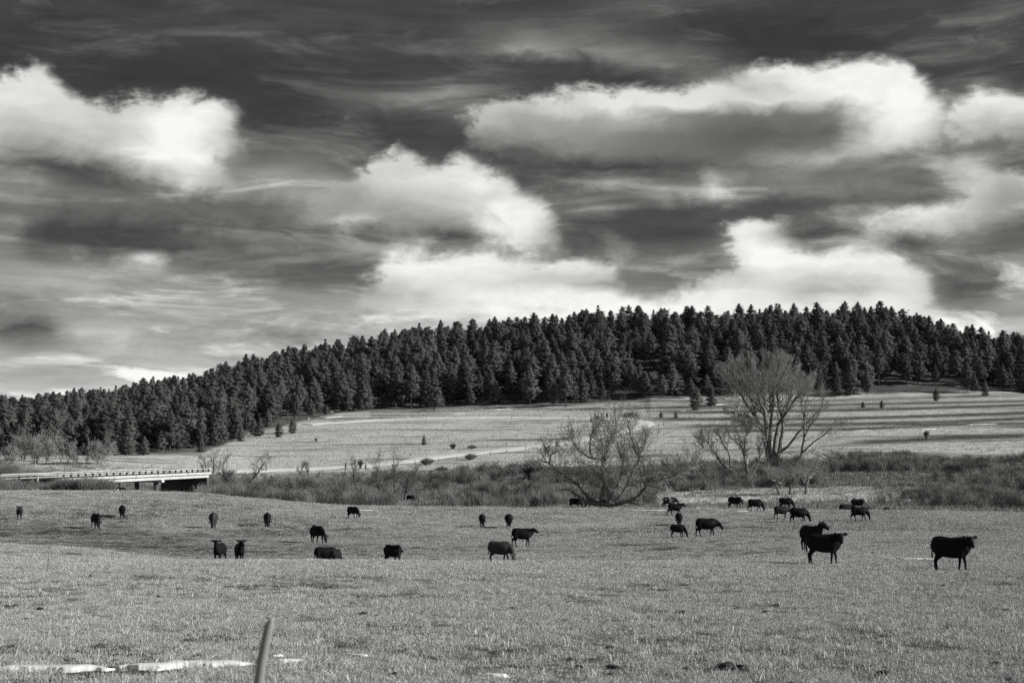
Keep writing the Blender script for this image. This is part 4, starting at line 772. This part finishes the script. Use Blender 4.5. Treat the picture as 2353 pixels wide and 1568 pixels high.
fence([(1371,1446),(1480,1430),(1584,1413),(1700,1398),(1777,1385),(1880,1369),(1960,1354),(2040,1340),(2090,1326)], 5.2, 13, 'post and wire fence along the near side of the gravel road')
fence([(1283,1424),(1400,1412),(1582,1392),(1722,1366),(1800,1352),(1880,1338)], 6.5, 9, 'fainter fence along the far side of the rising gravel road')
fence([(1600,1308),(1690,1310),(1760,1311),(1850,1315),(1940,1322)], 9, 10, 'sparse fence above the brow beside the far stretch of road')
fence([(2086,1324),(2171,1303),(2240,1288)], 5, 10, 'short fence climbing right from the road curve', lean=.12)
fence([(2074,1296),(2130,1290),(2178,1286),(2255,1281)], 6.5, 10, 'fence running below the big round pine')
fence([(-30,1532),(3,1531),(43,1528),(85,1527),(128,1527),(190,1530)], 4.2, 21, 'leaning post fence behind the left rise, before the guardrail', ymin=150, lean=.22, tall=1.15)
fence([(1930,1577),(1991,1578),(2075,1581),(2190,1583),(2304,1586),(2420,1587),(2533,1588),(2677,1590),(2762,1592)], 9, 24, 'line of thin pale stakes along the creek edge of the pasture', ymin=100, thick=.035, m=m_stake, lean=.05, wires=False, tall=.85)
fence([(700,1500),(880,1490),(1000,1482),(1080,1476),(1150,1470),(1225,1470),(1330,1462)], 11, 12, 'fence half hidden by the brush right of the bridge', lean=.06)
def signpost(x, y, hp, kind, label):
    bb = HS(x, y, 230); h = hp / 1.36054 / F0 * bb.y; e_ = bpy.data.objects.new('road_sign', None); COL.objects.link(e_); e_.location = bb; tag(e_, label, 'sign')
    MB().box((0, 0, h * .45), (.1, .1, h * 1.0)).obj('post', m_post if kind else m_stake, e_)
    s_ = h * .24
    if kind == 1: MB().box((0, -.08, h * .82), (s_ * 2, .04, s_ * 2), M4=Matrix.Rotation(R(45), 3, 'Y')).obj('plate', m_sign, e_)
    else: MB().box((.1, -.08, h * .85), (s_ * 1.6, .04, s_ * 2.2)).obj('plate', m_sign, e_)
signpost(1702, 1396, 23, 0, 'small road sign on the verge of the rising gravel road'); signpost(966, 1320, 15, 1, 'tiny diamond shaped sign at the far left end of the upper road')
gp = bpy.data.objects.new('gate_posts', None); COL.objects.link(gp); q0 = HS(1143, 1467, 230); gp.location = q0; tag(gp, 'two stout dark gate posts beside the road above the brush', 'gate posts')
for x, hp in ((1143, 16), (1080, 22)):
    q = HS(x, 1467, 230) - q0; MB().tube([q - Vector((0, 0, .2)), q + Vector((0, 0, hp / 1.36054 / F0 * q0.y))], .17, 8).obj('post', m_post, gp)
hb = bpy.data.objects.new('brace_posts', None); COL.objects.link(hb); q0 = HS(1852, 1318, 250); hb.location = q0; tag(hb, 'H shaped brace of two posts on the brow by the upper road', 'fence brace')
for dx in (-.55, .55): MB().tube([(dx, 0, -.2), (dx, 0, 1.5)], .12, 7).obj('post', m_post, hb)
MB().tube([(-.55, 0, .9), (.55, 0, .95)], .08, 6).obj('rail', m_post, hb)
pb = HS(831, 1472, 230); MB().tube([(0, 0, -.3), (.05, 0, 22 / 1.36054 / F0 * pb.y)], [.13, .10], 8).obj('marker_post', m_post, None, pb); tag(bpy.data.objects['marker_post'], 'single tall dark post at the road edge above the brush, right of the bridge', 'post')
# ------------------------------------------------------------------ cattle
m_black = mat('black_hide', .006, .75, .12, 6, .3); m_brown = mat('brown_hide', .036, .8, .15, 2.2, .6); m_grey = mat('grey_brown_hide', .018, .8, .15, 3, .35); m_dk = mat('dark_brown_hide', .009, .8, .15, 3, .35); m_white = mat('white_hair', .6, .8, .1); m_horn = mat('horn', .06, .5, .3)
m_tan = mat('tan_hide', .12, .8, .1, 2, .4)
def cow_mesh(name, m, neck='graze', yaw=0, walk=0.0, fat=1.0, lying=False, whiteface=False):
    b_ = MB(); tb0 = b_.tube
    def tube(p, r, n=6): return tb0(p, [(q[1], q[0]) if isinstance(q, tuple) else q for q in r], n)
    b_.tube = tube; w = fat; dz = -.62 if lying else 0
    xs = [(-.90, 1.15, .14, .12), (-.85, 1.09, .25, .21), (-.68, 1.02, .345, .28), (-.38, .96, .375, .32), (-.08, .935, .395, .345), (.22, .93, .40, .33), (.46, .95, .39, .30), (.64, .98, .35, .25), (.78, 1.0, .27, .19), (.87, 1.03, .15, .11)]
    b_.tube([(x, 0, z + dz) for x, z, h, q in xs], [(q * w, h * (.5 + .5 * w)) for x, z, h, q in xs], 14)
    b_.tube([(-.88, 0, 1.27 + dz), (-.55, 0, 1.33 + dz), (0, 0, 1.27 + dz), (.5, 0, 1.30 + dz), (.7, 0, 1.2 + dz)], [.06, .07, .07, .08, .08], 8)     # spine ridge
    cy_, sy_ = math.cos(yaw), math.sin(yaw)
    def hd(px, pz, o): return Vector((o.x + px * cy_, o.y + px * sy_, o.z + pz))
    if neck == 'graze':
        o = Vector((.70, 0, 1.0 + dz)); pol = hd(.46, -.48, o); muz = hd(.57, -.92, o); mid = hd(.28, -.20, o)
    elif neck == 'low':
        o = Vector((.70, 0, 1.04 + dz)); pol = hd(.52, -.10, o); muz = hd(.80, -.50, o); mid = hd(.28, -.04, o)
    elif neck == 'up':
        o = Vector((.70, 0, 1.06 + dz)); pol = hd(.38, .20, o); muz = hd(.78, -.02, o); mid = hd(.20, .08, o)
    elif neck == 'high':
        o = Vector((.66, 0, 1.08 + dz)); pol = Vector((.90, sy_ * .10, 1.50 + dz)); muz = pol + Vector((cy_ * .42, sy_ * .42, -.30)); mid = Vector((.80, 0, 1.28 + dz))
    else:   # 'look' : head carried level and turned
        o = Vector((.68, 0, 1.04 + dz)); pol = Vector((.93, sy_ * .14, 1.31 + dz)); muz = pol + Vector((cy_ * .42, sy_ * .42, -.30)); mid = Vector((.84, 0, 1.17 + dz))
    b_.tube([Vector((.52, 0, 1.0 + dz)), o, mid, pol], [(.22, .40), (.19, .33), (.15, .25), (.12, .16)], 12)
    hs_ = 1.16 if neck == 'high' else 1.0
    hdv = (muz - pol); b_.tube([pol - hdv * .10, pol + hdv * .12, pol + hdv * .45, pol + hdv * .80, muz, muz + hdv * .06], [(p_ * hs_, q_ * hs_) for p_, q_ in ((.09, .09), (.15, .14), (.13, .135), (.09, .10), (.092, .085), (.04, .04))], 10)
    side = hdv.cross(Vector((0, 0, 1))).normalized(); upv = side.cross(hdv).normalized()
    for s_ in (-1, 1):
        a = pol + side * s_ * .10 + upv * .02; b_.tube([a, a + side * s_ * .12 + Vector((0, 0, .02)), a + side * s_ * .22 + Vector((0, 0, .03)), a + side * s_ * .29 + Vector((0, 0, .02))], [(.04, .045), (.045, .085), (.04, .085), (.025, .03)], 8)
    if lying:
        for s_ in (-1, 1): b_.tube([(-.6, .2 * s_, .35), (-.25, .38 * s_, .2), (-.7, .42 * s_, .1), (-.95, .40 * s_, .06)], [.2, .15, .07, .05], 8); b_.tube([(.5, .15 * s_, .3), (.8, .22 * s_, .12), (.55, .26 * s_, .06)], [.16, .08, .05], 8)
    else:
        for s_ in (-1, 1):
            k = (walk + .085) * s_
            b_.tube([(.52, .13 * s_, 1.0), (.54, .16 * s_, .76), (.50 + k * .4, .165 * s_, .55), (.52 + k * .8, .165 * s_, .40), (.50 + k * 1.05, .16 * s_, .14), (.53 + k * 1.1, .16 * s_, .06), (.54 + k * 1.1, .16 * s_, -.02)], [(.14, .19), (.11, .15), (.075, .09), (.065, .07), (.045, .05), (.06, .065), (.062, .075)], 9)
            k = -(walk + .10) * s_
            b_.tube([(-.66, .14 * s_, 1.05), (-.62, .17 * s_, .82), (-.58 + k * .3, .18 * s_, .66), (-.74 + k * .7, .17 * s_, .50), (-.79 + k * .8, .165 * s_, .44), (-.75 + k * 1.0, .16 * s_, .16), (-.73 + k * 1.05, .16 * s_, .06), (-.72 + k * 1.05, .16 * s_, -.02)], [(.17, .26), (.15, .22), (.11, .16), (.075, .10), (.06, .075), (.045, .055), (.06, .065), (.062, .075)], 9)
    me0 = b_.mesh('tmp', m); ob = bpy.data.objects.new('tmp', me0); COL.objects.link(ob)
    md = ob.modifiers.new('r', 'REMESH'); md.mode = 'VOXEL'; md.voxel_size = .028; sm_ = ob.modifiers.new('s', 'SMOOTH'); sm_.iterations = 5; sm_.factor = .5
    dg = bpy.context.evaluated_depsgraph_get(); me = bpy.data.meshes.new_from_object(ob.evaluated_get(dg)); bpy.data.objects.remove(ob); bpy.data.meshes.remove(me0)
    cc_ = np.empty(len(me.vertices) * 3, np.float32); me.vertices.foreach_get('co', cc_); cc_[0::3] *= .81; me.vertices.foreach_set('co', cc_)
    for v_ in (pol, hdv): v_.x *= .81
    me.name = name; me.materials.clear(); me.materials.append(m); me.polygons.foreach_set('use_smooth', [True] * len(me.polygons))
    info = dict(pol=pol, hdv=hdv, side=side, up=upv, lying=lying)
    if whiteface:
        me.materials.append(m_white); hn = hdv.normalized()
        for p in me.polygons:
            q = p.center - pol; t_ = q.dot(hn)
            if -.06 < t_ < hdv.length * 1.2 and (q - hn * t_).length < .2 and abs(q.dot(side)) < .135: p.material_index = 1
    return me, info
def tail_mesh(m, lying):
    b_ = MB(); z = -.62 if lying else 0
    b_.tube([(-.68, 0, 1.26 + z), (-.75, 0, 1.18 + z), (-.77, .02, .9 + z), (-.76, .03, .62 + max(z, -.5)), (-.76, .03, .50 + max(z, -.45))], [.035, .03, .02, .035, .012], 6)
    return b_.mesh('tail', m)
CM = {}
# key: (photo x centre of feet, foot y, body height px [back to hoof, 3200 px frame], heading deg [0 = facing right, 90 = facing away, -90 = facing camera], pose args, material, label)
CW = [
 (60, 1623, 41, -68, dict(neck='look', yaw=R(-30)), m_grey, 'dark grey brown calf facing the camera at the far left border'),
 (299, 1649, 45, -52, dict(neck='graze', yaw=R(-20)), m_black, 'black cow grazing towards the camera, second from the left border'),
 (381, 1617, 39, 108, dict(neck='graze', fat=1.15), m_black, 'small black cow seen from behind high on the left rise'),
 (666, 1650, 49, -80, dict(neck='graze', fat=1.25), m_brown, 'fat grey brown cow grazing head on in the left hollow'),
 (835, 1647, 46, -78, dict(neck='graze', fat=1.1), m_dk, 'dark brown cow grazing head on, right of the fat grey one'),
 (690, 1752, 62, -100, dict(neck='high', yaw=R(16)), m_black, 'black calf staring at the camera, left one of the pair behind the grassy brow'),
 (752, 1755, 62, -72, dict(neck='high', yaw=R(15)), m_black, 'black calf with its head turned right, right one of the pair behind the grassy brow'),
 (990, 1696, 54, -48, dict(neck='graze', yaw=R(20), walk=.08), m_black, 'black cow grazing down to the right, above the two huddled calves'),
 (1020, 1762, 62, 14, dict(neck='graze'), m_black, 'black calf broadside behind the brow, its rear half clear of its neighbour'),
 (1052, 1765, 56, 74, dict(neck='graze'), m_dk, 'dark calf, rump to the camera, in front of the broadside calf'),
 (1102, 1620, 38, -35, dict(neck='graze'), m_black, 'small black cow grazing near the brush edge, left of centre'),
 (1230, 1757, 62, -38, dict(neck='low', yaw=R(-45), fat=1.1), m_black, 'stout black cow with its head lowered towards the camera, standing alone on the brow'),
 (1507, 1645, 39, 88, dict(neck='graze', fat=1.2), m_black, 'left one of two black cows seen from behind at the centre'),
 (1590, 1648, 43, 88, dict(neck='graze', fat=1.25), m_black, 'right one of two black cows seen from behind at the centre'),
 (1632, 1708, 58, 4, dict(neck='up', walk=.05), m_black, 'black cow standing in profile behind the brown grazing cow'),
 (1562, 1757, 68, -20, dict(neck='graze', yaw=R(-12), fat=1.05), m_brown, 'brown grey cow grazing to the right at the centre'),
 (1282, 1552, 21, -10, dict(neck='graze'), m_black, 'distant black cow grazing beside the dead trunks in the brush'),
 (1797, 1580, 32, 0, dict(neck='graze', walk=.08), m_black, 'black cow grazing under the left limbs of the sprawling willow'),
 (1852, 1574, 34, 170, dict(neck='graze', fat=1.05), m_tan, 'pale brown cow half hidden by the willow trunks'),
 (1886, 1576, 30, -60, dict(neck='graze'), m_dk, 'dark cow partly hidden behind the middle willow trunks'),
 (2090, 1582, 36, -2, dict(neck='low', walk=.12), m_black, 'black cow just right of the willow, farther of an overlapping pair'),
 (2110, 1610, 38, 3, dict(neck='up', walk=.17), m_black, 'black cow walking right, in front of the pair beside the willow'),
 (2122, 1642, 40, 84, dict(neck='graze', fat=1.2), m_black, 'round black cow seen from behind below the walking cow'),
 (2118, 1680, 42, -20, dict(neck='graze'), m_dk, 'small dark brown calf grazing left of the horned cow'),
 (2208, 1677, 58, -2, dict(neck='low', walk=.07), m_black, 'black horned cow with lowered head at right of centre'),
 (2296, 1587, 38, -22, dict(neck='low', yaw=R(-45), walk=.1), m_black, 'black cow turning its head to the camera at the creek edge'),
 (2360, 1597, 38, -4, dict(neck='graze', walk=.12), m_black, 'black cow grazing alone below the small crooked trees'),
 (2455, 1590, 36, -12, dict(neck='graze'), m_black, 'black cow grazing behind the grey backed cow of the cluster of three'),
 (2442, 1621, 40, 6, dict(neck='low', fat=1.05, walk=.06), m_grey, 'dark cow with a greyish back, left of the cluster of three'),
 (2497, 1634, 48, -4, dict(neck='graze', fat=1.08, walk=.06), m_black, 'largest black cow, in front of the cluster of three'),
 (2680, 1588, 36, -8, dict(neck='look', yaw=R(-55), whiteface=True), m_dk, 'white faced dark cow looking at the camera near the creek'),
 (2640, 1592, 18, 15, dict(neck='low', lying=True), m_black, 'black cow lying down left of the white faced cow'),
 (2708, 1590, 11, 15, dict(neck='low', lying=True), m_dk, 'small calf lying just right of the white faced cow'),
 (2770, 1590, 9, 200, dict(neck='low', lying=True), m_dk, 'tiny dark lump of a resting calf right of the grazing cow at the creek edge'),
 (2686, 1627, 44, -4, dict(neck='graze', walk=.14), m_black, 'black cow grazing in front of the white faced cow'),
 (2537, 1722, 80, -58, dict(neck='high', yaw=R(30)), m_black, 'black cow mostly hidden behind the big standing cow'),
 (2576, 1765, 98, -24, dict(neck='look', yaw=R(-66)), m_black, 'big black cow standing side on and looking at the camera'),
 (2975, 1787, 110, -34, dict(neck='look', yaw=R(-48)), m_black, 'nearest black cow standing alone at the far right'),
 (377, 1542, 26, 200, dict(neck='low', yaw=R(100), lying=False, whiteface=True), m_dk, 'white faced cow whose head just shows over the left rise'),
]
for i, (x, y, hp, hdg, pose, m, lb) in enumerate(CW):
    key = (m.name, tuple(sorted(pose.items())))
    if key not in CM: CM[key] = cow_mesh('cow', m, **pose) + (tail_mesh(m, pose.get('lying', False)),)
    me, info, tm_ = CM[key]
    P = HS(x, y, 20)
    YF = {5: 80, 6: 81, 8: 77, 9: 75.5, 11: 80, 15: 80, 17: 155, 18: 156.5, 19: 157, 20: 153, 25: 152, 27: 151, 30: 153, 31: 154, 32: 154, 33: 152.5, 38: 158, 16: 213}
    if i in YF: P = on(x / 1.36054, YF[i])
    k = hp / 1.36054 / F0 * P.y / (.72 if pose.get('lying') else 1.38)
    o = link('cow', me, P, None, R(hdg), k); tag(o, lb, 'calf' if 'calf' in lb else 'cow', 'herd of grazing cattle')
    link('tail', tm_, parent=o)
    if 'horned' in lb:
        pol, hdv, side, up = info['pol'], info['hdv'], info['side'], info['up']
        for s_ in (-1, 1):
            a = pol + side * s_ * .08 + up * .05; MB().tube([a, a + side * s_ * .14 + up * .02, a + side * s_ * .24 - hdv.normalized() * .03 + up * .12, a + side * s_ * .27 + up * .26 + hdv.normalized() * .06], [.035, .03, .02, .006], 7).obj('horn', m_horn, o)
    print('COW', i, tuple(round(c, 1) for c in P), 'scale %.2f' % k)
# ------------------------------------------------------------------ near post, snow, small things
m_wood = mat('split_wood', .24, .95, .05, 9, .35, bump=.5, stretch=(1, 1, .15))
b_ = MB(); B0, B1 = at(590, 1585, 9.7), at(617, 1440, 9.62); dv = (B1 - B0).normalized(); gz = float(terrain(B0.x, 9.7)); bs = B0 - dv * ((B0.z - gz + .3) / dv.z)
pts = []; rr = []
for i in range(12):
    t_ = i / 11; w = bs.lerp(B1, t_) + Vector((.006 * math.sin(i * 2.3), 0, 0)); pts.append(w - bs); rr.append((.039 - .007 * t_) * (1 + .05 * math.sin(i * 1.7)))
pts.append(pts[-1] + dv * .04 + Vector((.008, 0, 0))); rr.append(.022); pts.append(pts[-1] + dv * .03 + Vector((.004, 0, 0))); rr.append(.006)
b_.tube(pts, rr, 14); o = b_.obj('fence_post', m_wood, None, bs, smooth=True); tag(o, 'leaning grey wooden post with a split tip, blurred in the near foreground', 'fence post')
m_snow = mat('old_snow', .8, .6, .2, 3, .06)
def snow(x0, x1, ya, yb, th, label, seed, ymin=0, rise=.10):
    """thin drift between photo columns x0..x1, centre line ya->yb, half thickness th"""
    g = random.Random(seed); nx = max(10, int((x1 - x0) / 4)); ny = 5; V = []; ph = g.uniform(0, 6)
    for i in range(nx + 1):
        f = i / nx; x = x0 + (x1 - x0) * f; yc = ya + (yb - ya) * f + th * .7 * (float(vnoise(np.float64(x / 55), np.float64(ph), 5)) - .5); t_ = th * (math.sin(math.pi * min(max(f, .004), .996)) ** .7) * (.35 + 1.1 * float(fbm(np.float64(x / 34), np.float64(ph), 8, 3)) + g.uniform(-.06, .06))
        for j in range(ny + 1):
            q = j / ny * 2 - 1; P = HS(x, yc - q * t_, ymin); V.append((P.x, P.y, P.z + rise * (1 - q * q) ** .5 * min(1, 6 * f * (1 - f) + .1) + (.015 if abs(q) < 1 else -.03) ))
    F = np.array([(i * (ny + 1) + j, (i + 1) * (ny + 1) + j, (i + 1) * (ny + 1) + j + 1, i * (ny + 1) + j + 1) for i in range(nx) for j in range(ny)])
    tag(link('snow_patch', mesh_np('snow', V, F, [m_snow], smooth=True)), label, 'snow patch', 'leftover snow')
for k, a in enumerate(SN): snow(a[0], a[1], a[2], a[3], a[4] * .9, a[5], k, rise=.06)
for k, a in enumerate(SN2): snow(a[0], a[1], a[2], a[3], a[4] * .8, a[5], 50 + k, rise=.03)
for k, a in enumerate([(1015, 1075, 1306, 1300, 3.2, 'snow on the bank at the foot of the wood, left'), (1030, 1062, 1285, 1280, 4, 'broken snow on the small open bank below the wood'), (1540, 1600, 1280, 1279, 3.0, 'snow patch at the foot of the wood above the upper road'), (2125, 2190, 1284, 1277, 1.8, 'snow line below the big round pine'), (2210, 2320, 1266, 1258, 2.2, 'snow streak behind the cottonwood crown'), (2665, 2720, 1346, 1344, 1.6, 'snow scrap on the upper terrace right of the cottonwood'), (2870, 2950, 1342, 1339, 1.6, 'snow streak above the lone spiky shrub'), (3020, 3120, 1327, 1324, 1.4, 'thin snow streak near the right border on the terraces'), (1400, 1460, 1292, 1291, 1.6, 'faint snow scrap below the middle of the wood')]):
    snow(a[0], a[1], a[2], a[3], a[4] * .7, a[5], 80 + k, ymin=260, rise=.1)
# dung, clods and a fallen log
m_clod = mat('wet_earth', .025, .9, .2, 8, .3)
def clod(x, y, w, label, name='dung_pile', cat='dung'):
    P = HS(x, y); g = random.Random(int(x)); r = w / 1.36054 / F0 * P.y / 2; bm = bmesh.new(); bmesh.ops.create_icosphere(bm, subdivisions=2, radius=1)
    for v in bm.verts: v.co = Vector((v.co.x * r, v.co.y * r * 1.3, v.co.z * min(r * .45, .13))) * (1 + g.uniform(-.22, .22)); v.co.z += .05
    me = bpy.data.meshes.new(name); bm.to_mesh(me); bm.free(); me.materials.append(m_clod); tag(link(name, me, P), label, cat, 'clods on the pasture')
for x, y, w, lb in [(2272, 2090, 60, 'largest dark mound low on the pasture, bottom right of centre'), (2312, 2093, 40, 'dark mound touching the largest mound at its right'), (2208, 2106, 26, 'dark clod left below the largest mound'), (2145, 2096, 22, 'dark clod far left of the largest mound'), (2760, 2112, 40, 'dark clod on the bottom border, right part'), (3112, 2078, 24, 'dark clod with snow beside it near the bottom right corner'), (1603, 1906, 22, 'dark clod on the foreground grass at the centre'), (1765, 1945, 20, 'dark clod right of centre in the foreground'), (2823, 2078, 16, 'small clod between the mound and the right corner'), (1234, 2112, 22, 'dark clod at the bottom right of the near post'), (1830, 1940, 18, 'small dark clod in the right centre foreground'), (3030, 2100, 22, 'small clod left of the bottom right corner')]: clod(x, y, w, lb)
nC = 190; cx_, cy_ = polar_points(nC, 19, 140, power=-2); bm = bmesh.new(); bmesh.ops.create_icosphere(bm, subdivisions=1, radius=1)
for v in bm.verts: v.co = Vector((v.co.x * .10, v.co.y * .10, v.co.z * .05)) * random.uniform(.8, 1.2)
cme = bpy.data.meshes.new('clod'); bm.to_mesh(cme); bm.free(); cme.materials.append(m_clod); cs = rng.uniform(.4, 1.1, nC)
scatter('small_clods', np.stack([cx_, cy_, terrain(cx_, cy_) + .03], 1), np.stack([np.zeros(nC), np.zeros(nC), rng.uniform(0, 6.28, nC)], 1), np.stack([cs * rng.uniform(1, 2.2, nC), cs, cs], 1), np.zeros(nC, int), [cme], 'scattered small dark clods and dung on the pasture', 'dung')
nC = 2600; cx_, cy_ = polar_points(nC, 16, 70, power=-2); cs = rng.uniform(.7, 1.3, nC)
scatter('long_straw', np.stack([cx_, cy_, terrain(cx_, cy_)], 1), np.stack([rng.normal(0, .2, nC), rng.normal(0, .2, nC), rng.uniform(0, 6.28, nC)], 1), np.stack([cs, cs, cs], 1), rng.integers(0, 2, nC), [blades(91, 7, .14, .24, .008, 1.6, m_pale), blades(92, 5, .10, .30, .007, 1.1, m_straw)], 'longer bent straws standing out of the pasture grass', 'grass')
lg = HS(1985, 1582, 120); e_ = MB(); e_.tube([(-2.6, 0, .25), (-1.2, .1, .35), (.6, 0, .22), (2.6, -.2, .1)], [.10, .16, .13, .04], 8); e_.tube([(-1.2, .1, .35), (-1.7, 0, .9)], [.07, .02], 5); tag(e_.obj('fallen_log', m_limb2, None, lg), 'fallen grey limb on the ground right of the willow foot', 'log')
lg = HS(1715, 1575, 120); e_ = MB(); e_.tube([(-1.1, 0, .1), (-.2, 0, .28), (.25, 0, .55), (.5, 0, .2), (.9, 0, .05)], [.04, .09, .10, .08, .03], 7); tag(e_.obj('driftwood', m_limb2, None, lg), 'small dark bent piece of wood left of the cow under the willow', 'driftwood')
lg = HS(645, 1587, 100); e_ = MB(); e_.tube([(-1.1, 0, .03), (0, 0, .07), (1.1, 0, .03)], [.02, .04, .02], 6); tag(e_.obj('fallen_branch', m_limb2, None, lg), 'thin dark branch lying on the left rise', 'branch')
# tall dead weeds
def weed(x, y, hp, label):
    P = HS(x, y); h = hp / 1.36054 / F0 * P.y; g = random.Random(int(x)); b_ = MB(); b_.tube([(0, 0, -.05), (h * .04, 0, h * .5), (h * .08, 0, h)], [.012, .009, .004], 5)
    for k in range(9):
        z = h * g.uniform(.35, .95); d = g.choice([-1, 1]) * g.uniform(.06, .16) * h; b_.tube([(h * .08 * z / h, 0, z), (h * .08 * z / h + d, g.uniform(-.05, .05), z + abs(d) * 1.2)], [.006, .003], 4)
    tag(b_.obj('dead_weed', m_dark, None, P), label, 'weed')
weed(146, 1792, 92, 'tall thin dead weed standing alone on the left foreground grass'); weed(348, 1748, 24, 'short dead weed on the brow right of the tall one')
